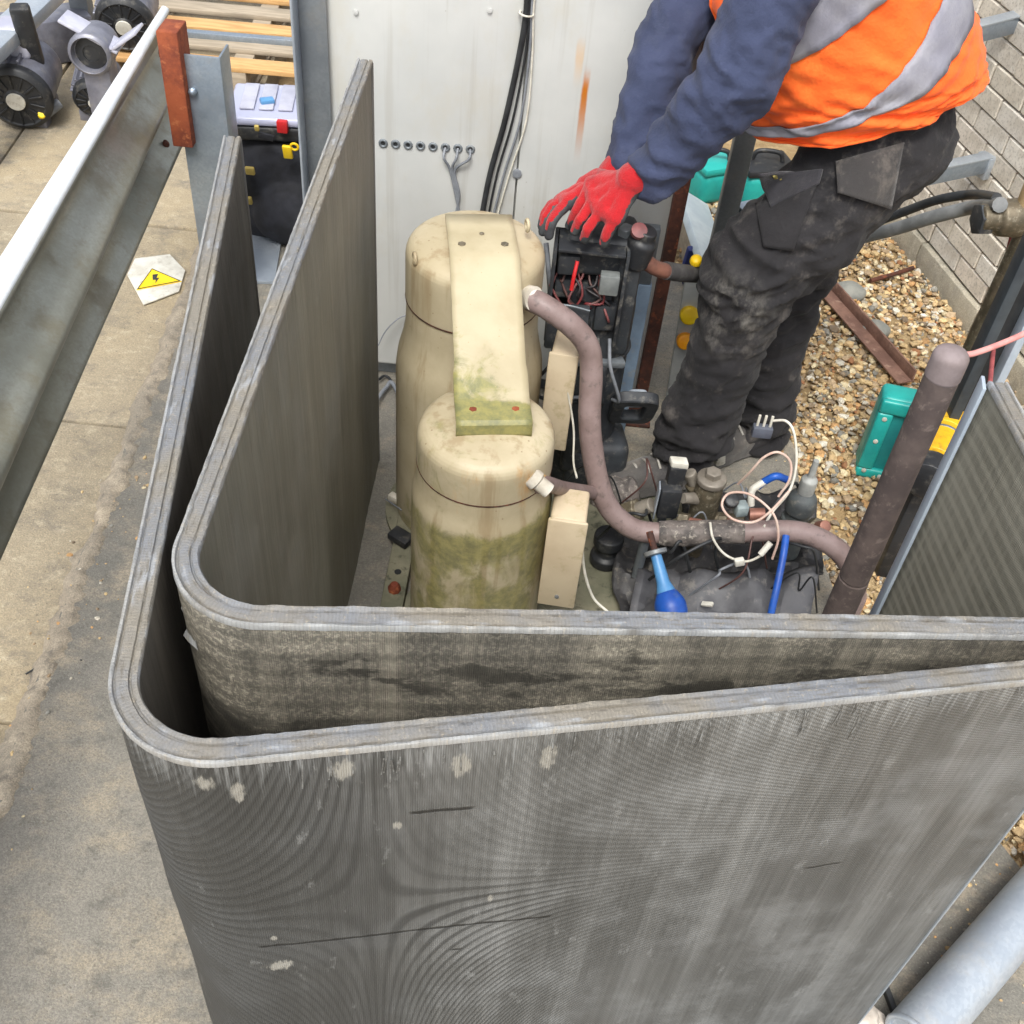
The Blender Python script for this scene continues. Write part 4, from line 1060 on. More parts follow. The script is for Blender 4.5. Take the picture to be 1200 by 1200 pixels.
box('foot_block', Vector((.20, 2.24, .10)), .17, .14, .18, M_BLKD, bc, (1, .2, 0), bev=.03, seg=3)
frame_lug('clevis', P(746, 467, Y=2.21), .05, .06, .012, .02, M_GALVL, bc, (1, .1, 0), (0, -.3, 1))
box('neck', Vector((.155, 2.19, .28)), .085, .05, .36, M_BLKD, bc, bev=.015, seg=3)
for k in range(6):
    q = ctr + Vector((-.07 + .028 * k, -.03, -.11)); tube('lead', [q, q + Vector((.01, -.03, -.06)), q + Vector((.015 * (k - 2), -.025, -.16)), Vector((.12 + .02 * k, 2.17, .32 + .02 * (k % 3)))], .0045, [M_RUB, M_BLKD, M_GREYC][k % 3], bc, 8, n=5)
box('name_plate', ctr + Vector((-.03, -.0615, -.08)), .05, .002, .04, M_CHAN, bc, (1, .05, 0), (0, 1, -.15), 0)
lathe('cap_nut', fillet_prof([(.02, 0, 0), (.02, .018, .004), (.001, .02, 0)]), Vector((.19, 2.22, .795)), M_CHAN, bc, 6)
tube('conduit', [P(640, 285, Y=2.2), P(643, 320, Y=2.18), P(644, 345, Y=2.2), P(637, 372, Y=2.24)], .006, M_GREYC, bc, 10)
# blue grey slab behind it
b0_ = P(738, 436, Y=2.42); b1_ = P(740, 350, Y=2.42)
stn = thing('upright_plank', 'pale blue-grey board standing behind the black compressor', 'board', ((b0_.x + b1_.x) / 2, 2.44, 0))
box('lower_board', ((b0_.x + b1_.x) / 2, 2.43, .28), .062, .03, .52, M_STEELB, stn, bev=.004)
box('upper_board', ((b0_.x + b1_.x) / 2 - .002, 2.432, .62), .058, .028, .16, M_CHAN, stn, bev=.004)

# ------------------------------------------------------------------ valves, wires, hoses in the base
vb = P(830, 585, Y=1.93)
vv = thing('service_valve', 'brown brass service valve with a pale round cap behind the pipe run', 'valve', (vb.x, 1.95, 0.02))
lathe('body', fillet_prof([(.02, .0, 0), (.024, .02, .004), (.024, .16, .006), (.034, .18, .006), (.034, .28, .01), (.026, .30, 0), (.02, .3, 0)]), (vb.x, 1.95, .02), M_BRASS, vv, 20)
cz = .32
lathe('cap_flange', fillet_prof([(.02, -.004, 0), (.036, 0, .003), (.036, .014, .004), (.022, .018, .003), (.02, .018, 0)]), (vb.x, 1.95, cz), simple('dull_zinc', lin(150, 143, 132), lin(118, 111, 101), 18, .5, .3), vv, 24)
lathe('cap_nut', fillet_prof([(.02, 0, 0), (.02, .018, .004), (.001, .021, 0)]), (vb.x, 1.95, cz + .016), MC['dull_zinc'], vv, 6)
tube('side_port', [(vb.x - .02, 1.94, .27), (vb.x - .062, 1.92, .285)], [.016, .013], MC['dull_zinc'], vv, 10, False)
tube('side_port', [(vb.x + .02, 1.95, .2), (vb.x + .10, 1.93, .22)], [.018, .016], M_BRASS, vv, 12, False)
cb = P(784, 585, Y=1.92)
ct_ = thing('contactor', 'black electrical block with a torn white top between pipe and boot', 'electrical part', (cb.x, 1.93, .15))
box('body', (cb.x, 1.93, cb.z - .01), .05, .045, .09, M_BLK, ct_, (1, .12, 0), bev=.004)
box('upper_block', (cb.x + .008, 1.95, cb.z + .055), .04, .03, .06, M_BLK, ct_, (1, .1, 0), bev=.004)
box('white_top', (cb.x + .011, 1.952, cb.z + .094), .042, .03, .018, M_WHT, ct_, (1, .1, 0), bev=.005, jit=.01)
box('metal_edge', (cb.x - .029, 1.918, cb.z - .005), .004, .03, .10, M_GALVL, ct_, bev=.001)
box('bracket', (cb.x, 1.95, (cb.z - .05) / 2 + .01), .02, .012, cb.z - .05, M_CHAN, ct_, bev=.002)
# grey bottle shaped filter on the right
fb = P(937, 600, Y=1.95)
fl = thing('filter_canister', 'grey ribbed canister with a pale neck at the end of the pipe run', 'canister', (fb.x, 1.96, .02))
lathe('body', fillet_prof([(.03, 0, 0), (.036, .01, .01), (.036, .2, .004), (.03, .205, .002), (.03, .225, .002), (.036, .23, .004), (.036, .27, .012), (.018, .29, 0), (.016, .29, 0)]), (fb.x, 1.96, .02), simple('grey_rubber', lin(88, 94, 94), lin(68, 72, 74), 20, .6, dirt=(lin(126, 122, 110), .5)), fl, 22)
lathe('neck', fillet_prof([(.02, 0, 0), (.02, .04, .004), (.009, .05, .003), (.007, .1, 0), (.0, .1, 0)]), (fb.x, 1.96, .31), simple('pale_grey_plastic', lin(158, 160, 156), lin(130, 132, 130), 20, .5), fl, 16)
# connector held up by wires
cn = P(893, 505, Y=2.02)
cnr = thing('plug_connector', 'grey three-pin plug hanging on pale wires by the worker\'s rear boot', 'connector', cn + Vector((0, 0, -.03)))
box('housing', cn, .046, .022, .03, simple('slate_plastic', lin(96, 100, 112), lin(76, 80, 90), 20, .5), cnr, bev=.003)
for dx in (-.015, 0, .015): box('pin', cn + Vector((dx, 0, .03)), .006, .005, .034, M_WIREW, cnr, bev=.001)
def wire(name, pts, r, mat, label, cat='wire', group=None): return tag(tube(name, pts, r, mat, None, 10), label, cat, group)
Yw = 1.86
wire('wire', [P(906, 493, Y=2.02), P(922, 494, Y=2.0), P(931, 510, Y=1.98), P(933, 545, Y=1.94), P(925, 575, Y=1.9), P(905, 600, Y=1.87), P(895, 618, Y=1.82)], .0033, M_WIREW, 'off white wire arching from the plug down to the pipe')
wire('wire', [P(865, 567, Y=1.92), P(880, 552, Y=1.9), P(895, 536, Y=1.9), P(912, 530, Y=1.9), P(926, 541, Y=1.9), P(925, 562, Y=1.88), P(912, 582, Y=1.87)], .003, M_WIREP, 'pale pink wire looped over the blue sleeve')
wire('wire', [P(905, 655, Y=1.77), P(912, 630, Y=1.78), P(906, 602, Y=1.80), P(880, 580, Y=1.84), P(855, 578, Y=1.86), P(846, 592, Y=1.84), P(858, 608, Y=1.8), P(882, 612, Y=1.79), P(902, 600, Y=1.8), P(925, 575, Y=1.84)], .003, M_WIREP, 'pale pink wire coiled in a ring in front of the pipe')
wire('wire', [P(903, 640, Y=1.775), P(890, 652, Y=1.76), P(872, 658, Y=1.76), P(850, 650, Y=1.77), P(836, 632, Y=1.78), P(832, 612, Y=1.80)], .003, M_WIREW, 'thin off white wire sagging below the pipe to a terminal')
tag(box('wire_terminal', P(866, 658, Y=1.755), .022, .014, .02, M_WHT, None, (1, .2, .2), bev=.003, jit=.004), 'white terminal block on the sagging wire below the pipe', 'connector')
tag(tube('wire_sleeve', [P(903, 636, Y=1.772), P(891, 650, Y=1.758)], .0075, M_WHT, None, 10, False), 'white crimp sleeve on the looped wire below the pipe', 'connector')
wire('sleeved_cable', [P(922, 562, Y=1.93), P(910, 558, Y=1.92), P(898, 563, Y=1.92), P(888, 570, Y=1.92)], .009, M_BLUE, 'bright blue sleeve on a short cable behind the wire loops', 'cable')
wire('sleeved_cable', [P(897, 564, Y=1.92), P(888, 569, Y=1.915), P(881, 576, Y=1.91), P(880, 592, Y=1.90)], .0085, M_WHT, 'white end of the blue sleeved cable', 'cable')
tag(tube('copper_fitting', [P(878, 603, Y=1.88), P(896, 603, Y=1.88)], .016, M_COPPER, None, 14, False), 'short copper fitting resting on the taped pipe under the wire ring', 'fitting')
tag(lathe('knob', fillet_prof([(.016, 0, 0), (.018, .004, .003), (.018, .02, .005), (.001, .022, 0)]), P(856, 588, Y=1.88), M_BLK, None, 16, (0, -.5, .8)), 'small black knob encircled by the pink wire ring', 'knob')
tag(box('terminal_block', P(868, 596, Y=1.88), .03, .03, .03, simple('pale_blue_grey_plastic', lin(150, 162, 162), lin(120, 132, 134), 20, .5), None, (1, .3, 0), bev=.004), 'pale grey block beside the black knob on the pipe', 'connector')
wire('blue_hose', [P(921, 628, Y=1.80), P(918, 650, Y=1.76), P(910, 690, Y=1.70), P(903, 722, Y=1.66), P(898, 760, Y=1.62), (P(898, 760, Y=1.62).x, 1.6, .03)], .0085, M_BLUE, 'dark blue hose hanging from the pipe run into the base', 'hose')
# blue handled tool
d0, d1, d2 = P(768, 648, Y=1.72), P(777, 682, Y=1.67), P(786, 712, Y=1.625)
tl = thing('blue_tool', 'light blue tool with a round blue end and metal collar standing below the pipe', 'tool', (d2.x, d2.y, .02))
axd = (d0 - d2).normalized()
tube('shaft', [d0, d1, d1.lerp(d2, .4)], [.012, .015, .022], M_LBLUE, tl, 16, False)
lathe('bulb', fillet_prof([(.012, -.05, 0), (.034, -.045, .012), (.037, -.01, .015), (.024, .014, .01), (.018, .02, 0)]), d2 + axd * .02, M_BLUE, tl, 24, axd)
lathe('collar', fillet_prof([(.012, -.006, 0), (.027, -.004, .002), (.027, .006, .002), (.012, .008, 0)]), d0, M_CHAN, tl, 18, axd)
tube('pin', [d0, d0 + axd * .05], .008, M_RUST, tl, 10, False)
tube('stem', [d2 - axd * .03, d2 - axd * ((d2.z - .025) / axd.z)], .013, M_LBLUE, tl, 12, False)
# creased black sheet in the base
vs, fs = [], []; NX, NYs = 24, 18
for j in range(NYs + 1):
    for i in range(NX + 1):
        x = .31 + i / NX * .42; y = 1.5 + j / NYs * .33
        z = .05 + .05 * (i / NX) + .05 * (j / NYs) + .045 * abs(noise.noise(Vector((x * 9, y * 7, 1)))) * 2 + .06 * max(0, noise.noise(Vector((x * 4 + y * 6, 2, 5))))
        if i < 5: z -= (5 - i) * .018 * (1 - j / NYs)
        vs.append((x + .02 * noise.noise(Vector((y * 9, 0, 0))), y + .02 * noise.noise(Vector((x * 9, 3, 0))), z))
for j in range(NYs):
    for i in range(NX): a = j * (NX + 1) + i; fs.append((a, a + 1, a + NX + 2, a + NX + 1))
o_ = obj('crumpled_sheet', vs, fs, M_SHEET, None, True, auto=25); tag(o_, 'creased dusty black sheet draped in the base below the pipe run', 'sheet')
md = o_.modifiers.new('t', 'SOLIDIFY'); md.thickness = .004
tag(box('sheet_support', (.52, 1.7, .04), .34, .22, .05, M_BLK, None, (1, .1, 0), bev=.01), 'black box under the creased sheet in the base', 'box')
wh = P(568 + 260, 708, z=.16)
tag(box('paper_scrap', P(829, 708, z=.15), .012, .03, .008, M_WHT, None, (.4, 1, .3), bev=.002), 'small white scrap stuck on the creased black sheet', 'scrap')
# dark lumps on the floor between black compressor and pipe
for (px, py, s, mt, lb) in ((722, 575, (.13, .10, .09), M_LAG, 'lump of grey stained lagging on the floor under the black compressor'), (850, 640, (.10, .06, .05), M_BLK, 'black pipe saddle under the taped pipe')):
    p = P(px, py, z=.06); bm = bmesh.new(); bmesh.ops.create_icosphere(bm, subdivisions=4, radius=1)
    for v in bm.verts:
        d = 1 + .22 * noise.noise(v.co * 1.8 + p * 5) + .07 * noise.noise(v.co * 6 + p); v.co = Vector((v.co.x * s[0] / 2 * d, v.co.y * s[1] / 2 * d, max(v.co.z * s[2] * d, 0))) + Vector((p.x, p.y, .022))
    tag(from_bm('lagging_lump' if mt is M_LAG else 'rubber_mount', bm, mt, None, True), lb, 'lagging' if mt is M_LAG else 'mount')
pm_ = P(712, 640, z=.08)
tag(lathe('rubber_mount', fillet_prof([(.03, 0, 0), (.04, .006, .004), (.04, .03, .004), (.028, .04, .004), (.028, .06, .004), (.038, .07, .004), (.038, .10, .006), (.012, .105, 0), (.01, .105, 0)]), (pm_.x, pm_.y, .021), M_BLK, None, 22), 'ribbed black rubber mount below the curved suction pipe', 'mount')
wire('wire', [P(662, 440, Y=1.98), P(672, 500, Y=1.95), P(672, 540, Y=1.9), P(676, 560, Y=1.85)], .0025, M_WIREW, 'thin pale wire dropping behind the suction pipe from the upper terminal box')
wire('wire', [P(682, 640, Y=1.64), P(685, 670, Y=1.63), P(695, 700, Y=1.62), P(712, 717, Y=1.6), P(730, 735, Y=1.58), (.2, 1.56, .024)], .0032, M_WIREW, 'pale wire looping down from the lower terminal box to the base pan')

# tangle of thin wires, fittings and torn sheeting in the base
tr = random.Random(21)
tang = [(700, 560, 1.98), (735, 600, 1.92), (770, 640, 1.80), (800, 600, 1.93), (820, 650, 1.78), (850, 670, 1.74), (880, 640, 1.80), (930, 650, 1.80), (960, 680, 1.76), (760, 570, 2.0), (860, 560, 1.98), (910, 590, 1.92)]
wl = ['dark wire snaking under the black compressor foot', 'black wire between the suction bend and the boot', 'black wire crossing below the taped pipe', 'grey wire beside the black electrical block', 'dark wire dropping onto the creased sheet', 'grey wire lying across the creased sheet', 'brown wire tucked behind the blue hose', 'dark wire under the right bend of the pipe', 'black wire at the foot of the lagged pipe', 'brown wire by the worker\'s front boot', 'grey wire by the service valve cap', 'dark wire behind the copper fitting']
for k, (px, py, yy_) in enumerate(tang):
    p = P(px, py, Y=yy_); pts = [p + Vector((tr.uniform(-.06, .06), tr.uniform(-.05, .05), tr.uniform(-.05, .05))) for _ in range(3)]
    pts = sorted(pts, key=lambda q: q.x); pts = [Vector((pts[0].x - .05, pts[0].y + .03, max(.03, pts[0].z - .12)))] + pts + [Vector((pts[-1].x + .05, pts[-1].y + .02, max(.03, pts[-1].z - .14)))]
    wire('wire', pts, tr.choice((.0022, .003, .004)), [M_RUB, simple('brown_wire', lin(96, 66, 62), lin(78, 54, 50), 30, .5), M_GREYC][2 if 'grey' in wl[k] else (1 if 'brown' in wl[k] else 0)], wl[k])
fit = [(745, 598, 1.93, .03, 'stained brass elbow on the floor behind the suction bend'), (805, 612, 1.88, .022, 'small corroded fitting on top of the taped pipe'), (815, 568, 1.98, .026, 'corroded union nut beside the service valve'), (850, 612, 1.87, .018, 'tiny zinc nut resting against the taped pipe'), (958, 618, 1.9, .024, 'corroded stub at the right bend of the pipe')]
for (px, py, yy_, r_, lb) in fit:
    p = P(px, py, Y=yy_); ax_ = Vector((tr.uniform(-1, 1), tr.uniform(-.6, .2), tr.uniform(.1, .8))).normalized()
    g_ = thing('pipe_fitting', lb, 'fitting', p - Vector((0, 0, r_)))
    lathe('nut', fillet_prof([(r_ * .6, -r_, 0), (r_, -r_ * .9, .002), (r_, r_ * .2, .002), (r_ * .6, r_ * .3, 0)]), p, M_BRASS, g_, 6, ax_)
    lathe('stub', fillet_prof([(r_ * .62, r_ * .2, 0), (r_ * .62, r_ * 1.6, .002), (r_ * .4, r_ * 1.65, 0)]), p, M_COPPER if r_ < .025 else MC['dull_zinc'], g_, 14, ax_)
def crumple(nm, x0, x1, y0, y1, zf, mt, label, seed, N=26):
    vs, fs = [], []
    for j in range(N + 1):
        for i in range(N + 1):
            x = x0 + (x1 - x0) * i / N; y = y0 + (y1 - y0) * j / N; q = Vector((x * 11, y * 9, seed))
            z = zf(i / N, j / N) + .05 * (1 - 2 * abs(noise.noise(q))) * .6 + .02 * abs(noise.noise(q * 2.7))
            vs.append((x + .03 * noise.noise(Vector((y * 8, seed, 1))), y + .03 * noise.noise(Vector((x * 8, seed, 2))), max(z, .026)))
    for j in range(N):
        for i in range(N):
            a = j * (N + 1) + i; fs.append((a, a + 1, a + N + 2, a + N + 1))
    o_ = obj(nm, vs, fs, mt, None, True, auto=22); md = o_.modifiers.new('t', 'SOLIDIFY'); md.thickness = .003
    return tag(o_, label, 'sheet')
crumple('torn_sheet', .27, .46, 1.66, 2.02, lambda a, b: .045 + .03 * b, simple('grimy_black_sheeting', lin(58, 57, 58), lin(40, 40, 42), 9, .6, bump=.4, dirt=(lin(120, 114, 104), .6)), 'grimy torn black sheeting on the base pan under the suction bend', 4.4)
crumple('torn_sheet', .44, .78, 1.86, 2.16, lambda a, b: .05 + .05 * a, MC['grimy_black_sheeting'], 'grimy black sheeting behind the pipe run below the worker\'s rear boot', 7.1)

# ------------------------------------------------------------------ things on the gravel
rA, rB = P(925, 292, z=ZG + .03), P(1062, 448, z=ZG + .03); d = (rB - rA)
ra = thing('steel_angle', 'rusty brown steel angle lying on the gravel behind the worker', 'steel angle', (rA + rB) / 2 - Vector((0, 0, .03)))
n2 = Vector((-d.y, d.x, 0)).normalized()
box('leg_flat', (rA + rB) / 2, d.length, .06, .007, M_RAILB, ra, d, n2, .002)
box('leg_upright', (rA + rB) / 2 + n2 * .022 + Vector((0, 0, .02)), d.length, .007, .045, M_RAILB, ra, d, n2, .002)
tag(tube('rusty_rod', [P(1020, 329, z=ZG + .03), P(1045, 322, z=ZG + .036), P(1070, 314, z=ZG + .03)], .008, M_RUST, None, 10), 'thin rusty rod lying on gravel at the foot of the brick wall', 'rod')
# turquoise case standing on its long edge
kb0, kb1 = P(1000, 556, z=ZG), P(1094, 576, z=ZG)
kax = (kb1 - kb0); kax.z = 0; kax.normalize(); kay = Vector((-kax.y, kax.x, 0))
hv_ = (P(1034, 468, Y=kb0.y).z - ZG)
kw, kd = .36, .10
kc = kb0 + kax * kw / 2 + kay * kd / 2
case = thing('tool_case', 'turquoise plastic tool case standing upright on gravel behind the lagged pipe', 'case', Vector((kc.x, kc.y, ZG)))
def kbx(nm, a, d_, z0, z1, w_, dd, mt=M_TURQ, bev=.008, par=None):
    return box(nm, kb0 + kax * a + kay * d_ + Vector((0, 0, (z0 + z1) / 2)), w_, dd, z1 - z0, mt, par or case, kax, kay, bev, 3)
kbx('shell', kw / 2, kd / 2, 0, hv_, kw, kd - .02, bev=.016)
kbx('front_rim', kw / 2, .004, hv_ - .045, hv_, kw, .02)
kbx('front_rim', kw / 2, .004, .0, .035, kw, .02)
kbx('front_rim', .022, .0035, .034, hv_ - .044, .044, .02); kbx('front_rim', kw - .022, .0035, .034, hv_ - .044, .044, .02)
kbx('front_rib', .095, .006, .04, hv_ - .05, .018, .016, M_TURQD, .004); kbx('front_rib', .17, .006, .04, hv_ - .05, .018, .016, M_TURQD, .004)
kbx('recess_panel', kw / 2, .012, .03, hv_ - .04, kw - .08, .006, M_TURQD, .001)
kbx('carry_handle', kw / 2, kd / 2, hv_ + .02, hv_ + .035, .13, .025, M_BLK); kbx('handle_post', kw / 2 - .055, kd / 2, hv_ - .005, hv_ + .025, .02, .022, M_BLK); kbx('handle_post', kw / 2 + .055, kd / 2, hv_ - .005, hv_ + .025, .02, .022, M_BLK)
kbx('latch', .09, -.008, hv_ - .04, hv_ + .005, .035, .012, M_BLK, .003); kbx('latch', .27, -.008, hv_ - .04, hv_ + .005, .035, .012, M_BLK, .003)
for (a_, z_) in ((.022, .03), (.022, hv_ * .5), (.022, hv_ - .06), (.07, .018), (.14, .018)):
    lathe('rivet', [(.007, 0), (.007, .003), (0, .005)], kb0 + kax * a_ - kay * .006 + Vector((0, 0, z_)), M_WHT, case, 10, -kay)
# yellow cased torch between lagged pipe and coil
y0, y1 = P(1122, 462, Y=1.95), P(1084, 568, Y=1.95)
yl0, yl1 = P(1128, 455, z=.35), P(1084, 566, z=.35)
ytl = thing('yellow_tool', 'yellow and black cylindrical tool with turquoise collar standing between pipe and coil return', 'tool', (yl1.x, yl1.y, ZG))
yd = (yl1 - yl0).normalized(); yc = yl0.lerp(yl1, .5); tot = (yl1 - yl0).length
pos = 0
for nm, ln, r_, mt in (('orange_cap', .12, .042, M_ORN), ('turquoise_collar', .12, .05, M_TURQ), ('grey_band', .05, .045, M_CHAN), ('yellow_casing', .10, .052, M_YELB), ('yellow_casing', .17, .056, M_YELB), ('grey_band', .04, .05, M_CHAN), ('yellow_casing', .24, .056, M_YELB), ('black_end', .16, .052, M_BLK)):
    a = yl0 + yd * tot * pos; L_ = tot * ln
    lathe(nm, fillet_prof([(r_ * .7, 0, 0), (r_, .004, .003), (r_, L_ - .004, .003), (r_ * .7, L_, 0)]), a, mt, ytl, 24, yd); pos += ln
for k_ in (.25, .8):
    q = yl0.lerp(yl1, k_); box('stand', (q.x, q.y, (q.z - .04 + ZG) / 2), .05, .05, q.z - .04 - ZG, M_BLK, ytl, bev=.008)
# two turquoise boxes behind the worker
for (px, py, sx, sz, rot, lb) in ((836, 205, .17, .13, .5, 'turquoise plastic box on gravel behind the worker, beside the grey frame post'), (893, 212, .20, .15, .3, 'turquoise box with dark lid behind the worker\'s hip')):
    p = P(px, py, z=ZG + .09)
    tbx2 = thing('turquoise_box', lb, 'box', (p.x, p.y, ZG))
    axr = (math.cos(rot), math.sin(rot), 0)
    box('shell', (p.x, p.y, ZG + sz / 2), sx, sx * .8, sz, M_TURQ, tbx2, axr, bev=.03, seg=4)
    box('lid', (p.x, p.y, ZG + sz + .01), sx * 1.02, sx * .82, .03, M_BLK if sx > .18 else M_TURQ, tbx2, axr, bev=.01)
    tube('handle', [(p.x - sx * .3, p.y, ZG + sz + .02), (p.x - sx * .2, p.y, ZG + sz + .06), (p.x + sx * .2, p.y, ZG + sz + .06), (p.x + sx * .3, p.y, ZG + sz + .02)], .009, M_BLK, tbx2, 10)
# white board and level
wa, wb = P(806, 226, z=.12), P(836, 316, z=.12)
d = wb - wa
tag(box('white_board', (wa + wb) / 2 + Vector((.015, 0, -.02)), d.length, .14, .03, simple('pale_blue_white_board', lin(206, 218, 222), lin(184, 198, 206), 8, .55), None, d, (-.9, 0, .5), .004), 'pale bluish white board lying behind the rusty post', 'board')
bo = bpy.data.objects['white_board']
box('batten', (wa + wb) / 2 + Vector((.0, 0, -.13)), d.length * .7, .04, .20, M_WOODG, bo, d, (-1, 0, 0), .004)
tag(box('blue_strip', P(803, 318, z=.02), .035, .03, .22, simple('navy_blue_plastic', lin(40, 56, 120), lin(30, 42, 98), 9, .5), None, (1, .2, 0), (0, 1, .2), .01), 'blue plastic strip propped behind the rusty post', 'strip')
v0, v1 = P(788, 480, z=0.01), P(815, 318, Y=2.56)
sl_ = thing('spirit_level', 'silver spirit level with yellow and amber vial caps leaning beside the worker\'s knee', 'level', v0)
dl = v1 - v0
box('bar', (v0 + v1) / 2, dl.length, .022, .05, simple('silver_bar', lin(196, 200, 198), lin(172, 176, 176), 8, .45, .4), sl_, dl, (0, 1, 0), .003)
for (k_, mt, r_) in ((.74, M_YEL, .026), (.56, M_ORN, .024)):
    q = v0 + dl * k_; lathe('vial_cap', fillet_prof([(r_ * .9, -.016, 0), (r_, -.01, .004), (r_, .016, .008), (.001, .02, 0)]), q + Vector((0, -.02, 0)), mt, sl_, 20, (0, -1, .3))
lathe('yellow_cap', fillet_prof([(.012, 0, 0), (.016, .004, .003), (.014, .018, .006), (.001, .022, 0)]), P(815, 308, Y=2.33), M_YEL, bc, 16, (0, -.4, 1))

# ------------------------------------------------------------------ frame behind the worker, struts to the wall
g0, g1 = P(836, 300, Y=3.0), P(880, 150, Y=3.0); gx = (g0.x + g1.x) / 2
fr = thing('strut_frame', 'grey steel frame post behind the worker with galvanised struts reaching to the brick wall', 'frame', (gx, 3.0, ZG))
box('frame_post', (gx, 3.0, .55), .06, .04, 1.36, M_CHAN, fr, bev=.004)
for (px, py, zz, L_) in ((1158, 191, None, 0), (1180, 22, None, 0)):
    d_ = ray(px, py); t_ = ((a0 + wn * .012) - CAM).dot(wn) / d_.dot(wn); e = CAM + d_ * t_
    if py < 100: e = P(1200, 24, Y=e.y); 
    st = Vector((gx + .03, 3.0, e.z - .01)); dd = (e - st)
    box('strut', (st + e) / 2 + Vector((0, 0, 0)), dd.length, .04, .05, M_GALV, fr, dd, (0, 1, 0), .003)
    box('strut_lip', (st + e) / 2 + Vector((0, -.0, .028)), dd.length, .042, .006, M_GALVL, fr, dd, (0, 1, 0), .001)
    box('end_bracket', e + Vector((-.01, 0, -.01)), .03, .06, .075, M_GALVL, fr, dd, (0, 1, 0), .004)

# hoses and valve on the right
vp = P(1172, 250, X=1.12)
va = thing('brass_valve', 'corroded brass stop valve with red handwheel on a stand pipe near the wall', 'valve', (vp.x + .06, vp.y, ZG))
lathe('body', fillet_prof([(.028, -.07, 0), (.034, -.066, .004), (.034, -.03, .004), (.045, -.02, .006), (.048, .03, .01), (.036, .06, .006), (.036, .12, 0)]), vp + Vector((.02, 0, -.01)), M_BRASS, va, 22, (1, .12, .05))
lathe('end_nut', fillet_prof([(.022, 0, 0), (.04, .002, .003), (.04, .035, .004), (.03, .04, 0)]), vp + Vector((-.055, -.005, -.02)), M_BLKD, va, 6, (1, .12, .05))
lathe('bonnet', fillet_prof([(.03, 0, 0), (.03, .06, .006), (.02, .075, .004), (.012, .09, 0), (.012, .13, 0)]), vp + Vector((.06, 0, .02)), simple('tarnished_yellow_brass', lin(196, 172, 132), lin(166, 140, 100), 20, .5, .3), va, 18, (0, .1, 1))
lathe('teal_band', [(.022, 0), (.022, .02), (.014, .022)], vp + Vector((.06, .01, .10)), simple('teal_paint', lin(120, 160, 164), lin(96, 136, 142), 16, .5), va, 16, (0, .1, 1))
torus('handwheel', vp + Vector((.055, .012, .155)), .026, .008, M_RED, va, (0, .3, 1), 20)
tube('stand_pipe', [(vp.x + .08, vp.y, vp.z - .02), (vp.x + .08, vp.y + .01, ZG)], .024, M_BRASS, va, 16, False)
wire('hose', [P(1168, 232, X=1.1), P(1140, 228, Y=2.74), P(1100, 234, Y=2.8), P(1060, 248, Y=2.86), P(1010, 268, Y=2.9), P(950, 300, Y=2.9), P(900, 330, Y=2.9), P(880, 400, Y=2.9)], .013, M_RUB, 'thin black hose arching from the brass valve behind the worker', 'hose')
wire('hose', [P(1172, 240, X=1.1), P(1140, 243, Y=2.68), P(1095, 254, Y=2.74), P(1050, 268, Y=2.8), P(1005, 280, Y=2.85), P(950, 300, Y=2.85), P(900, 350, Y=2.85), P(885, 410, Y=2.85)], .019, M_GREYH, 'thicker grey hose below the black one, from the brass valve', 'hose')
wire('cord', [P(1190, 258, Y=2.62), P(1180, 300, Y=2.6), P(1170, 350, Y=2.5), P(1164, 410, Y=2.2), P(1160, 450, Y=2.0)], .0055, M_REDC, 'dull red cord hanging from the brass valve past the dark post', 'cord')
wire('cord', [P(1230, 375, Y=1.5), P(1200, 391, Y=1.46), P(1170, 404, Y=1.43), P(1142, 414, Y=1.41), P(1128, 416, Y=1.4)], .0048, M_PINK, 'pink cord tied over the cap of the lagged pipe', 'cord')
# dark posts
pp = P(1180, 362, Y=2.2)
dp = thing('dark_post', 'dark slate channel post with pale flanges standing beside the coil return', 'post', (pp.x, 2.2, ZG))
box('web', (pp.x + .02, 2.22, .52), .05, .012, 1.3, M_RUB, dp, bev=.002)
box('flange', (pp.x - .015, 2.2, .52), .026, .05, 1.3, M_DARKP, dp, bev=.003)
box('flange', (pp.x + .052, 2.2, .52), .02, .05, 1.3, M_PGREY, dp, bev=.003)
# galvanised pipe on the right foreground
ga, gb = P(1072, 1216, z=.058), P(1205, 1062, z=.058); gd = (gb - ga).normalized()
gp = thing('galvanised_pipe', 'thick galvanised pipe lying on the concrete outside the coil corner', 'pipe', (ga.x, ga.y, 0))
tube('barrel', [ga - gd * .005, ga + gd * 1.1], .054, galv('pale_galvanised_tube', (186, 194, 202), (156, 166, 178), .45, .45, (140, 134, 122), .5), gp, 36, False)
torus('cut_end', ga - gd * .006, .0505, .006, M_GALVL, gp, gd, 30)
c_ = P(1005, 1192, z=.02); bm = bmesh.new(); bmesh.ops.create_icosphere(bm, subdivisions=3, radius=1)
for v in bm.verts:
    d = 1 + .3 * noise.noise(v.co * 2.1); v.co = Vector((c_.x + v.co.x * .05 * d, c_.y - .01 + v.co.y * .04 * d, max(0, .012 + v.co.z * .03 * d)))
tag(from_bm('concrete_chip', bm, simple('white_concrete', lin(206, 196, 184), lin(178, 168, 156), 30, .9, bump=.6), None, True, 30), 'broken white concrete chip at the foot of the coil end', 'rubble')
tag(box('gap_strip', P(1046, 1180, z=.008), .012, .30, .016, M_RUB, None, (1, .22, 0), bev=.003), 'dark strip for the slab gap beside the galvanised pipe end', 'strip')  # black strip drawn in place of the dark gap between slabs
# steel plate on the plinth between the coils
tag(slab('steel_plate', [(P(x, y, z=.01).x, P(x, y, z=.01).y) for x, y in ((292, 252), (330, 282), (322, 330), (290, 330))], .001, .012, M_GALVL, None, .002), 'pale galvanised plate lying below the tool bag', 'plate')

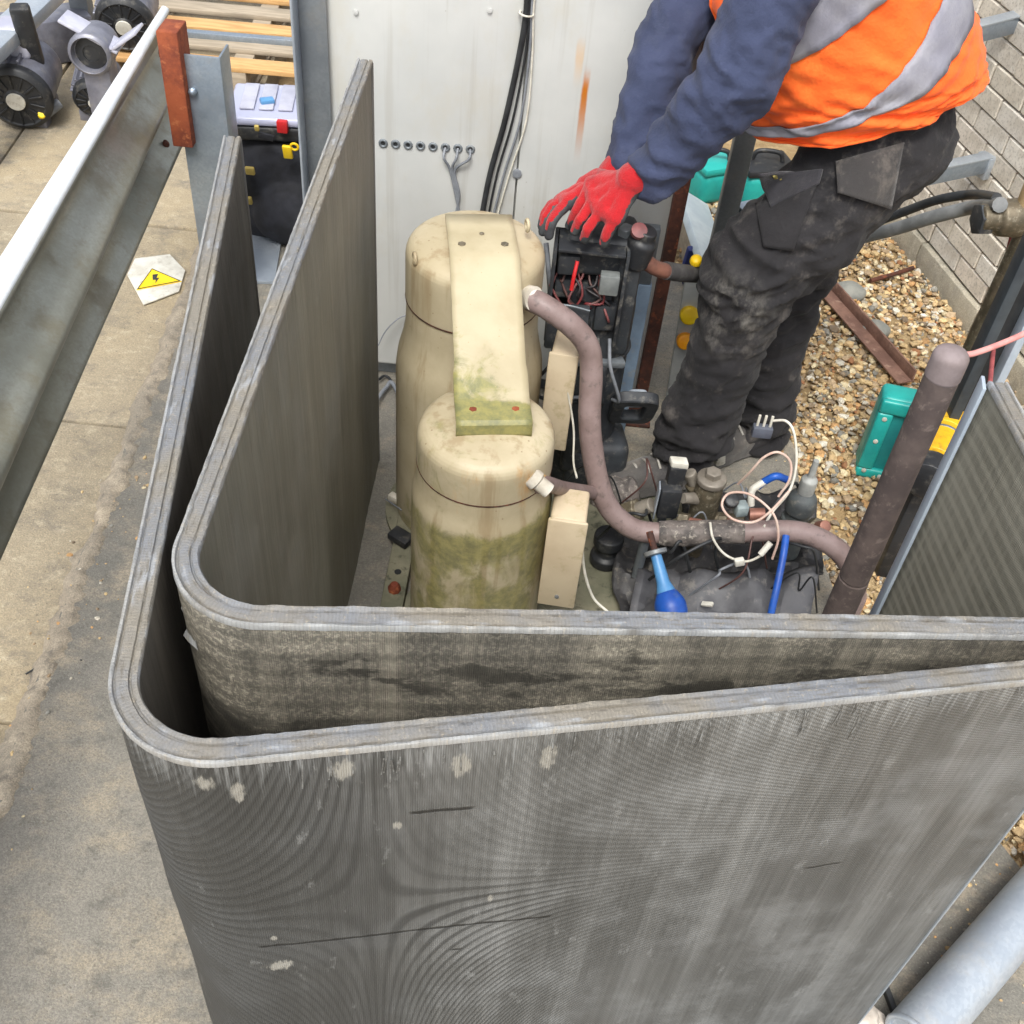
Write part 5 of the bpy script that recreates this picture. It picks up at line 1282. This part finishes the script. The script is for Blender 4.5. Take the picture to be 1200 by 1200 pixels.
# ------------------------------------------------------------------ tool bag and organiser
bgc = Vector((-.86, 3.36, -.03))
bag = thing('tool_bag', 'bulky black tool bag with yellow trim behind the coils', 'bag', bgc)
pz = [capsule([bgc + Vector((x, 0, z)), bgc + Vector((x, .06, z))], [.12, .11]) for x in (-.08, .08) for z in (.1, .3)]
parts = []
bm = bmesh.new(); box_bm(bm, bgc + Vector((0, .05, .2)), .34, .24, .38, bev=.06, seg=4)
bm.verts.index_update(); parts.append(([v.co.copy() for v in bm.verts], [[v.index for v in f.verts] for f in bm.faces])); bm.free()
parts += ellipsoid(bgc + Vector((.02, -.08, .14)), .13, .06, .11) + ellipsoid(bgc + Vector((-.1, -.06, .26)), .06, .05, .08)
o_, _, _ = remesh('bag_body', parts, .012, M_NAVYB, bag, 4, lambda p, n: .012 * noise.noise(p * 11))
for (px, py, w_, h_) in ((337, 178, .03, .05), (293, 200, .03, .03), (301, 150, .015, .02), (293, 235, .015, .03)):
    p = P(px, py, Y=3.235); box('yellow_trim', (p.x, p.y, p.z), w_, .012, h_, M_YEL if py == 178 else simple('dull_yellow_trim', lin(206, 182, 92), lin(170, 150, 80), 16, .6), bag, (1, 0, 0), (0, 1, .3), .004)
torus('clip_ring', P(345, 172, Y=3.23), .012, .004, M_YEL, bag, (0, 1, .2), 14)
box('strap', P(312, 160, Y=3.24), .05, .01, .02, M_NAVYB, bag, (1, 0, -.2), bev=.003)
oz = P(322, 120, Y=3.4)
org_ = thing('organiser_case', 'clear lidded parts organiser with red and blue latches on top of the tool bag', 'case', (oz.x, 3.4, .37))
zb = .39
ox_ = (P(288, 118, z=zb + .05).x + P(365, 118, z=zb + .05).x) / 2
t = NT('clear_tinted_lid'); M_LID = t.fin(lin(206, 210, 236), .18, 0, t.bump(t.noise(20, 3), .1, .004), **{'Transmission Weight': .35, 'IOR': 1.45})
box('tray', (ox_, 3.41, zb), .29, .24, .05, M_BLK, org_, (1, .12, 0), bev=.012, seg=3)
box('lid', (ox_, 3.41, zb + .042), .30, .25, .03, M_LID, org_, (1, .12, 0), bev=.012, seg=3)
for k in range(4):
    box('compartment', (ox_ - .09 + .06 * k, 3.415 + .007 * k, zb + .062), .045, .18, .006, M_LAVL, org_, (1, .12, 0), bev=.002)
box('latch', P(331, 148, Y=3.275), .034, .02, .04, M_RED, org_, bev=.004)
box('latch', P(313, 118, z=zb + .07), .045, .03, .016, M_LBLUE, org_, (1, .5, 0), bev=.005)

# pallets in the far yard
def pallet(x, y, z, rot, label):
    r_ = thing('timber_pallet', label, 'pallet', (x, y, z)); ax = Vector((math.cos(rot), math.sin(rot), 0)); ay = Vector((-math.sin(rot), math.cos(rot), 0))
    for k in range(6): box('slat', Vector((x, y, z + .125)) + ay * (-.45 + k * .18), 1.2, .1, .02, M_WOOD if k % 2 == 0 else M_WOODG, r_, ax, ay, .003)
    for k in (-1, 0, 1): box('bearer', Vector((x, y, z + .066)) + ax * (k * .52), .08, 1.0, .098, M_WOODG, r_, ax, ay, .004)
    for k in (-1, 0, 1): box('bottom_board', Vector((x, y, z + .008)) + ax * (k * .52), .1, 1.0, .014, M_WOODG, r_, ax, ay, .002)
pl1 = P(312, 62, z=.1)
pallet(pl1.x - .1, pl1.y + .32, -.03, .03, 'timber pallet of pale and grey slats lying behind the tool bag')
for k, (py, mt) in enumerate(((40, M_CHAN), (100, M_CHAN))):
    p = P(312, py, z=.14 if k == 0 else .0)
    tag(box('steel_bar', (p.x, p.y, .115 if k == 0 else -.015), 1.1, .035, .03, M_GALV, None, (1, .05, 0), bev=.004), ['grey steel bar laid across the pallet slats', 'grey steel bar on the slabs between pallet and tool bag'][k], 'bar')

# ------------------------------------------------------------------ fan motors top left
def motor(c, axis, r_, L_, label, up_box=True, gland=False):
    """round motor lying with its black end towards the yard"""
    c = Vector(c); ax = Vector(axis).normalized()
    g = thing('fan_motor', label, 'motor', (c.x, c.y, -.03), 'fan motors stored beyond the barrier')
    lathe('can', fillet_prof([(r_ * .6, -L_, 0), (r_ * .92, -L_, .02), (r_ * .95, -.02, .006), (r_ * .8, 0, 0)]), c, M_LAV, g, 32, ax)
    lathe('end_cover', fillet_prof([(r_ * .9, -.035, 0), (r_ * 1.02, -.032, .004), (r_ * 1.02, .0, .01), (r_ * .84, .016, .006), (r_ * .8, .010, .004), (r_ * .34, .012, .003), (r_ * .3, .018, 0), (.001, .018, 0)]), c, M_BLK, g, 36, ax)
    lathe('hub_disc', fillet_prof([(r_ * .28, .016, 0), (r_ * .28, .024, .003), (.001, .025, 0)]), c, M_WHT, g, 20, ax)
    a1, a2, a3 = basis(ax)
    for k in range(14):
        a = 2 * math.pi * k / 14; q = c + (a2 * math.cos(a) + a3 * math.sin(a)) * r_ * .6 + ax * .0135
        rad_ = (a2 * math.cos(a) + a3 * math.sin(a))
        box('cover_rib', q, r_ * .42, .006, .006, M_BLK, g, rad_, ax.cross(rad_), .001, 1)
    for k in range(10):
        a = 2 * math.pi * k / 20 - .2; rad_ = (a2 * math.cos(a) + a3 * math.sin(a))
        box('cooling_fin', c + rad_ * r_ * .97 - ax * (L_ * .5), L_ * .7, .01, .03, M_LAV, g, ax, ax.cross(rad_), .002, 1)
    if up_box:
        box('junction_box', c - ax * (L_ * .55) + Vector((0, 0, r_ * 1.25)), .13, .12, .12, M_LAVL, g, (ax.x, ax.y, 0), bev=.02, seg=3)
    fz = c.z + .03 - r_ * .7
    for k_ in (.25, .8):
        q = c - ax * L_ * k_; box('foot', (q.x, q.y, (q.z - r_ * .8 - .03) / 2), .16, .05, max(.02, q.z - r_ * .8 + .03), M_LAV, g, (1, 0, 0), bev=.004)
    if gland:
        p = P(50, 136, z=.02); lathe('yellow_plug', fillet_prof([(.018, 0, 0), (.02, .01, .004), (.014, .05, .004), (0, .05, 0)]), p, M_YEL, g, 14, (.3, -.7, .5))
        tube('cable_gland', [p + Vector((.05, .06, .03)), p + Vector((0, .0, .0))], .02, M_GREYC, g, 12, False)
    return g
m1 = P(20, 116, z=.1); motor(m1, (.10, -.82, -.1), .125, .26, 'large black-ended fan motor with a yellow cable plug on the slabs', True, True)
m2 = P(112, 118, z=.07); motor(m2, (.1, -.86, -.25), .085, .18, 'small black-ended fan motor under an upright round housing', False)
hs = thing('motor_housing', 'grey round motor housing with a dark bore and bracket above the small motor', 'motor housing', (m2.x - .02, m2.y + .12, -.03))
hc = P(104, 66, z=.30)
lathe('drum', fillet_prof([(.05, -.16, 0), (.075, -.15, .02), (.08, -.01, .01), (.065, .0, .004), (.06, -.03, 0), (.001, -.03, 0)]), hc, M_LAV, hs, 28, (.05, -.9, .0))
lathe('bore', [(.058, 0), (.03, .004), (.028, -.01), (0, -.012)], hc + Vector((0, .028, 0)), M_BLK, hs, 24, (.05, -.9, 0))
box('gable_plate', hc + Vector((0, .07, .06)), .22, .10, .012, M_LAVL, hs, (1, 0, -.5), (0, 1, 0), .004)
box('gable_plate', hc + Vector((.12, .07, .05)), .14, .10, .012, M_LAVL, hs, (1, 0, .7), (0, 1, 0), .004)
box('pedestal', Vector((hc.x, hc.y + .08, (hc.z - .05 - .03) / 2)), .10, .09, hc.z - .05 + .03, M_LAV, hs, bev=.006)
m3 = P(146, 30, z=.22); motor(m3, (.12, -.9, -.15), .115, .22, 'black-ended fan motor on a raised foot closest to the barrier end', False)
bk = P(38, 60, z=.25)
tag(box('black_bracket', P(40, 70, z=.2), .07, .05, .46, M_BLK, None, (1, .3, 0), (0, 1, .25), .012), 'black upright bracket beside the large fan motor', 'bracket')
bb = P(55, 30, z=.1)
tag(box('lavender_box', (bb.x, bb.y, .06), .34, .18, .18, M_LAV, None, (.8, .6, 0), bev=.012), 'lavender-grey metal box on the slabs behind the large fan motor', 'box')
ba, bb_ = P(-30, 75, z=.3), P(70, -20, z=.3); d = bb_ - ba
bmr = thing('stored_beam', 'galvanised beam on trestle legs stored behind the fan motors', 'beam', (ba + bb_) / 2 * 1.0)
bmr.location.z = -.03
box('beam', (ba + bb_) / 2, d.length * 1.6, .12, .05, M_GALVL, bmr, d, bev=.006)
for k_ in (-.2, 1.2):
    q = ba + d * k_; box('trestle_leg', (q.x, q.y, .115), .06, .08, .30, M_CHAN, bmr, d, bev=.004)

# ------------------------------------------------------------------ the worker
person = thing('person', 'worker in orange hi-vis vest, navy jumper and red gloves bending over the black compressor', 'person', (.55, 2.38, 0))
nh, nk, na = Vector((.70, 2.33, .97)), P(880, 318, Y=2.26), P(808, 515, Y=2.27)
fh, fk, fa = Vector((.745, 2.54, .97)), P(926, 322, Y=2.5), P(890, 497, Y=2.48)
pel = Vector((.735, 2.43, 1.0))
ns, fs_ = P(965, -140, Y=2.25), P(905, -140, Y=2.63)
ne, nw = P(862, 96, Y=2.13), P(766, 202, Y=2.17)
fe, fwr = P(782, 50, Y=2.44), P(736, 186, Y=2.29)
wst = Vector((.62, 2.43, 1.18)); chs = Vector((.51, 2.43, 1.40)); nck = (ns + fs_) / 2 + Vector((-.05, 0, .06)); hd = nck + Vector((-.16, -.02, .12))
# body skin: one continuous figure
bp_ = []
bp_ += capsule([nh, nk, na, na + Vector((-.02, 0, -.06))], [.085, .055, .04, .035]) + capsule([fh, fk, fa, fa + Vector((-.02, 0, -.05))], [.085, .055, .04, .035])
bp_ += capsule([pel, wst, chs, (ns + fs_) / 2], [.13, .12, .14, .09]) + capsule([nh, fh], [.1, .1]) + capsule([ns, fs_], [.075, .075])
bp_ += capsule([ns, ne, nw], [.055, .043, .03]) + capsule([fs_, fe, fwr], [.055, .043, .03])
bp_ += capsule([(ns + fs_) / 2, nck, nck.lerp(hd, .6)], [.07, .058, .055])
hf = Vector((-.75, -.12, -.55)).normalized()          # the face looks down at the hands
hu = Vector((-.55, 0, .8)); hu = (hu - hf * hu.dot(hf)).normalized(); hr_ = hf.cross(hu)
bp_ += ellipsoid(hd, .095, .075, .115, hf, hr_) + ellipsoid(hd + hf * .03 - hu * .055, .062, .055, .06, hf, hr_)
bp_ += capsule([hd + hf * .092 + hu * .018, hd + hf * .112 - hu * .022], [.010, .016]) + capsule([hd + hf * .082 - hu * .052 - hr_ * .02, hd + hf * .088 - hu * .052, hd + hf * .082 - hu * .052 + hr_ * .02], [.009, .011, .009])
for s in (-1, 1):
    bp_ += ellipsoid(hd + hr_ * s * .074 - hu * .005, .022, .01, .03, hf, hr_)
    bp_ += capsule([hd + hf * .082 + hu * .026 + hr_ * s * .018, hd + hf * .074 + hu * .024 + hr_ * s * .044], [.010, .009])
remesh('body', bp_, .010, M_SKIN, person, 3)
for s in (-1, 1):
    lathe('eye', [(.001, 0), (.008, .002), (.009, .006), (.006, .010), (0, .011)], hd + hf * .078 + hr_ * s * .031 + hu * .006, M_WHT, person, 12, hf)
remesh('hair', ellipsoid(hd + hu * .03 - hf * .022, .088, .083, .098, hf, hr_), .009, M_HAIR, person, 2, lambda p, n: .006 * noise.noise(p * 60))

# trousers
def folds(p, n, amp, k=1.0):
    q = Vector((p.x * 9 + p.z * 5, p.y * 7, p.z * 16 - p.x * 8)) * k
    r1 = 1 - abs(noise.noise(q)) * 2.2
    r2 = 1 - abs(noise.noise(q * 2.1 + Vector((9, 1, 3)))) * 2.4
    return amp * (r1 * .9 + .6 * noise.noise(p * 13 * k) + .45 * r2)
tp = capsule([nh + Vector((.0, .02, .0)), nh.lerp(nk, .5) + Vector((.015, 0, -.01)), nk, nk.lerp(na, .5) + Vector((.01, 0, 0)), na], [.125, .112, .098, .086, .083])
tp += capsule([fh + Vector((-.01, -.02, 0)), fh.lerp(fk, .5), fk, fk.lerp(fa, .5), fa], [.125, .105, .084, .076, .074])
tp += ellipsoid(pel + Vector((.012, 0, 0)), .15, .19, .14) + ellipsoid(pel + Vector((-.03, 0, .10)), .15, .175, .11)
def tfold(p, n):
    a = .006
    for c_, w_ in ((nk, 1.4), (fk, 1.2), (na, 1.7), (fa, 1.4), ((nh + nk) / 2, .7)): a += .009 * w_ * math.exp(-((p - c_).length / .13) ** 2)
    return folds(p, n, a * 1.45)
trou, tv, tf = remesh('trousers', tp, .0075, M_TROU, person, 7, tfold)
bvh = BVHTree.FromPolygons(tv, tf)
def patch(name, quad, mat, thick, off, n=(10, 10), parent=trou, curl=0):
    """a cloth piece sewn on the trousers: grid cast from the camera onto the leg's own surface"""
    nx, ny = n; vs, fs = [], []; q = [Vector(p) for p in quad]
    last = None
    for j in range(ny + 1):
        for i in range(nx + 1):
            s, t_ = i / nx, j / ny; p = (q[0] * (1 - s) + q[1] * s) * (1 - t_) + (q[3] * (1 - s) + q[2] * s) * t_
            d_ = ray(p.x, p.y).normalized(); hit = bvh.ray_cast(CAM, d_)
            if hit[0] is None: hp = CAM + d_ * (last or 2.5)
            else: hp = hit[0]; last = (hp - CAM).length
            vs.append(hp)
    vs2 = []
    W_ = nx + 1
    for j in range(ny + 1):
        for i in range(nx + 1):
            acc = Vector(); c_ = 0
            for dj in (-2, -1, 0, 1, 2):
                for di in (-2, -1, 0, 1, 2):
                    a_, b_ = min(max(j + dj, 0), ny), min(max(i + di, 0), nx); acc += vs[a_ * W_ + b_]; c_ += 1
            p = acc / c_; p = vs[j * W_ + i].lerp(p, .92)
            vs2.append(p - (p - CAM).normalized() * (off + curl * (j / ny)))
    for j in range(ny):
        for i in range(nx): a = j * W_ + i; fs.append((a, a + 1, a + W_ + 1, a + W_))
    o_ = obj(name, vs2, fs, mat, parent, True)
    md = o_.modifiers.new('t', 'SOLIDIFY'); md.thickness = thick; md.offset = 1
    return o_
patch('holster_pocket', [(974, 188), (1066, 160), (1052, 236), (1036, 254)][:2] + [(1048, 252), (978, 226)], cloth('holster_cloth', lin(60, 57, 56), lin(50, 48, 48), dirt=(lin(120, 112, 104), .4)), .006, .012, curl=.012)
patch('cargo_pocket', [(880, 236), (962, 212), (930, 300), (893, 292)], M_TROU, .005, .010)
patch('pocket_flap', [(884, 205), (968, 196), (962, 214), (900, 246)], cloth('flap_cloth', lin(50, 48, 53), lin(43, 42, 47), dirt=(lin(110, 104, 104), .3)), .006, .013)
patch('logo_patch', [(903, 206), (915, 201), (919, 212), (907, 216)], simple('olive_gold_patch', lin(170, 156, 84), lin(120, 112, 70), 60, .8), .002, .034, (3, 3))
# boots
def boot(an, toe, heelz):
    d = (toe - an); d.z = 0; d.normalize(); pts = []
    g = Vector((an.x, an.y, heelz))
    prt = capsule([an + Vector((0, 0, .03)), g + Vector((0, 0, .07))], [.062, .058]) + capsule([g + d * -.03 + Vector((0, 0, .045)), g + d * .10 + Vector((0, 0, .05)), g + d * .20 + Vector((0, 0, .042))], [.045, .050, .044])
    bm = bmesh.new(); box_bm(bm, g + d * .08 + Vector((0, 0, .014)), .30, .095, .026, d, (-d.y, d.x, 0), .012, 3); bm.verts.index_update()
    sole = ([v.co.copy() for v in bm.verts], [[v.index for v in f.verts] for f in bm.faces]); bm.free()
    b_, _, _ = remesh('boot', prt + [sole], .007, M_BOOT, person, 4, lambda p, n: .003 * noise.noise(p * 40))
    sd_ = Vector((-d.y, d.x, 0))
    for k in range(4):
        q = g + d * (.06 + .03 * k) + Vector((0, 0, .112 - .008 * k)); tube('lace', [q - sd_ * .03 + Vector((0, 0, -.012)), q + Vector((0, 0, .004)), q + sd_ * .03 + Vector((0, 0, -.012))], .0035, simple('pale_lace', lin(170, 166, 158), lin(130, 126, 120), 30, .8), b_, 6, n=4)
    return b_
boot(na, P(720, 570, z=.05), .022)
boot(fa, P(850, 525, z=.03), .002)
patch_w = P(843, 538, Y=2.36)
tag(box('plastic_plug', P(843, 535, z=.10), .03, .03, .06, M_WHT, None, (1, .3, .3), (0, 1, .3), .008), 'white plastic plug lying between the worker\'s boots', 'plug')

# navy jumper
jp = capsule([ns, ns.lerp(ne, .5), ne, ne.lerp(nw, .5), nw], [.086, .080, .073, .062, .051]) + capsule([fs_, fs_.lerp(fe, .5), fe, fe.lerp(fwr, .5), fwr], [.08, .071, .064, .057, .047])
jp += capsule([pel + Vector((-.03, 0, .1)), wst, chs, (ns + fs_) / 2], [.13, .14, .15, .10]) + capsule([ns, fs_], [.09, .09]) + capsule([chs + Vector((0, -.08, 0)), chs + Vector((0, .08, 0))], [.13, .13])
def jfold(p, n):
    a = .005
    for c_, w_ in ((ne, 1.4), (nw, .9), (fe, 1.1), (fwr, .8)): a += .010 * w_ * math.exp(-((p - c_).length / .11) ** 2)
    q = Vector((p.x * 10 + p.z * 13, p.y * 8, p.z * 9 - p.x * 10))
    r2 = 1 - abs(noise.noise(q * 2.3 + Vector((4, 4, 4)))) * 2.4
    return a * .95 * ((1 - abs(noise.noise(q)) * 2.2) * .8 + .5 * noise.noise(p * 15)) + .0035 * r2 * (.4 + 60 * a)
remesh('jumper', jp, .0075, M_NAVY, person, 7, jfold)

# hi-vis vest: an open loft hanging round the trunk
rings = [((.668, 2.43, 1.075), (.228, 0, .078), .198), ((.655, 2.43, 1.11), (.238, 0, .066), .212), ((.63, 2.43, 1.15), (.250, 0, .052), .226), ((.58, 2.43, 1.24), (.246, 0, .052), .228), ((.525, 2.43, 1.36), (.216, 0, .065), .225), ((.475, 2.43, 1.47), (.178, 0, .075), .215), ((.435, 2.43, 1.56), (.13, 0, .06), .17), ((.405, 2.43, 1.62), (.085, 0, .05), .10)]
NT_, NR = 144, 72
rc_ = np.array([[*r[0], *r[1], r[2]] for r in rings]); kk = np.linspace(0, 1, len(rings))
def vest_pt(th, t_, off=0.0):
    v = [float(np.interp(t_, kk, rc_[:, i])) for i in range(7)]
    c_ = Vector(v[:3]); uu = Vector(v[3:6]); vy = v[6]
    cs, sn = math.cos(th), math.sin(th)
    e = 2.3; rr = 1 / (abs(cs) ** e + abs(sn) ** e) ** (1 / e)
    p = c_ + uu * (cs * rr) + Vector((0, 1, 0)) * (sn * rr * vy)
    nrm = (uu * cs / uu.length + Vector((0, 1, 0)) * sn).normalized()
    # hanging folds, fanning from the back to the lower front
    s = th / math.pi
    f_ = .012 * noise.noise(Vector((t_ * 9 + cs * 2.2, sn * 1.5, cs * .8))) + .009 * (1 - 2 * abs(noise.noise(Vector((t_ * 14 - cs * 3.0, sn * 2, 5))))) + .005 * noise.noise(Vector((t_ * 30 + cs * 4, sn * 7, 9)))
    f_ += .008 * noise.noise(Vector((t_ * 16 + cs * 5.5, sn * 2.5, 21)))
    f_ *= .5 + 1.0 * (1 - t_)
    return p + nrm * (f_ + off)
FR = .14                                        # half gap of the open front, in radians, at -X
vs, fs = [], []
ths = np.linspace(-math.pi + FR, math.pi - FR, NT_)
for t_ in np.linspace(0, 1, NR):
    for th in ths: vs.append(vest_pt(th, t_))
for j in range(NR - 1):
    for i in range(NT_ - 1): a = j * NT_ + i; fs.append((a, a + 1, a + NT_ + 1, a + NT_))
vest = obj('hi_vis_vest', vs, fs, M_VEST, person, True)
md = vest.modifiers.new('t', 'SOLIDIFY'); md.thickness = .004; md.offset = -1
def band(name, tl, th_fun):
    vs, fs = [], []; K = 6
    for th in ths:
        lo, hi = th_fun(th)
        for k in range(K + 1): vs.append(vest_pt(th, lo + (hi - lo) * k / K, .0035))
    for i in range(NT_ - 1):
        for k in range(K): a = i * (K + 1) + k; fs.append((a, a + K + 1, a + K + 2, a + 1))
    o_ = obj(name, vs, fs, M_REFL, vest, True); md = o_.modifiers.new('t', 'SOLIDIFY'); md.thickness = .002; md.offset = 1
def lowb(th):
    x = (1 - math.cos(th)) / 2                  # 0 at the back, 1 at the front
    lo = .46 * (1 - x) ** 1.25 + .012 * x; return lo, lo + .14 - .085 * x
def highb(th):
    x = (1 - math.cos(th)) / 2; lo = .66 * (1 - x) + .34 * x; return lo, lo + .10
band('reflective_band', 0, lowb); band('reflective_band', 0, highb)
# hem piping, bound front edges and a stitched shoulder seam
for e_ in (0, -1):
    tube('binding', [vest_pt(ths[e_], q_, .001) for q_ in np.linspace(0, 1, 60)], .0045, M_VEST, vest, 8, False)
vs_ = [vest_pt(th, 0.0, .001) for th in ths]
tube('hem', vs_, .0035, M_VEST, vest, 8, False)

# gloves
def glove(name, wr_, knuckles, fingers, thumb, rw, rk, rf, cdir):
    prt = capsule([wr_ + cdir * .045, wr_], [rw * 1.05, rw])
    kc = sum(knuckles, Vector()) / len(knuckles)
    for k in knuckles: prt += capsule([wr_, wr_.lerp(k, .5), k], [rw * .82, rk * 1.12, rk], 12)
    for a_, b_ in zip(knuckles[:-1], knuckles[1:]): prt += capsule([a_, b_], [rk, rk], 12)
    for k, f in zip(knuckles, fingers): prt += capsule([k] + list(f), [rf * 1.12] + [rf, rf * .95, rf * .86][:len(f)], 12)
    prt += capsule(thumb, [rk * 1.1, rf * 1.2, rf * 1.05, rf * .92][:len(thumb)], 12)
    o_, vv_, ff_ = remesh(name, prt, .0030, M_GRED, person, 3, lambda p, n: .0012 * noise.noise(p * 70), mats=[M_GRED, M_GGREY])
    a1 = (kc - wr_).normalized(); a2 = (knuckles[0] - knuckles[-1]).normalized(); bn = a1.cross(a2)
    toc = (CAM - kc)
    if bn.dot(toc) < 0: bn = -bn
    bn.normalize()
    tips = [f[-1] for f in fingers]
    idx = []
    for p in o_.data.polygons:
        c_ = p.center + origin_of(person)
        g_ = p.normal.dot(bn) < .12 + .25 * noise.noise(c_ * 45)
        ft = min((c_ - t_).length for t_ in tips + [thumb[-1]])
        if ft < .019 and p.normal.dot(bn) < .72: g_ = True
        idx.append(1 if g_ else 0)
    o_.data.polygons.foreach_set('material_index', idx)
    return o_
# left hand (near the camera): thumb on the far side
wrn = P(741, 211, Y=2.165)
kn = [P(694, 216, Y=2.215), P(697, 232, Y=2.18), P(705, 247, Y=2.145), P(722, 256, Y=2.12)]
fgs = [(P(685, 232, Y=2.20), P(676, 247, Y=2.19), P(670, 261, Y=2.195)),
       (P(689, 246, Y=2.165), P(680, 258, Y=2.15), P(674, 270, Y=2.155)),
       (P(697, 258, Y=2.135), P(689, 269, Y=2.125), P(685, 280, Y=2.13)),
       (P(717, 264, Y=2.115), P(711, 275, Y=2.11), P(708, 285, Y=2.115))]
glove('left_glove', wrn, kn, fgs, [wrn.lerp(kn[0], .35), P(700, 206, Y=2.255), P(684, 214, Y=2.27), P(673, 227, Y=2.265)], .037, .0195, .0136, (nw - wrn).normalized() * 1.0 + Vector((.6, 0, .5)) * .4)
# right hand behind it
wrf = P(718, 205, Y=2.275)
kf = [P(666, 237, Y=2.215), P(660, 235, Y=2.245), P(657, 236, Y=2.275), P(658, 240, Y=2.300)]
ff2 = [(P(654, 249, Y=2.185), P(646, 261, Y=2.165), P(643, 276, Y=2.160)),
       (P(648, 243, Y=2.220), P(640, 255, Y=2.205), P(636, 271, Y=2.200)),
       (P(646, 241, Y=2.290), P(639, 251, Y=2.280), P(635, 265, Y=2.275)),
       (P(648, 240, Y=2.320), P(643, 247, Y=2.320), P(639, 257, Y=2.315))]
glove('right_glove', wrf, kf, ff2, [wrf.lerp(kf[0], .4), P(690, 236, Y=2.235), P(676, 250, Y=2.215), P(668, 264, Y=2.21)], .036, .0185, .013, (fwr - wrf).normalized())
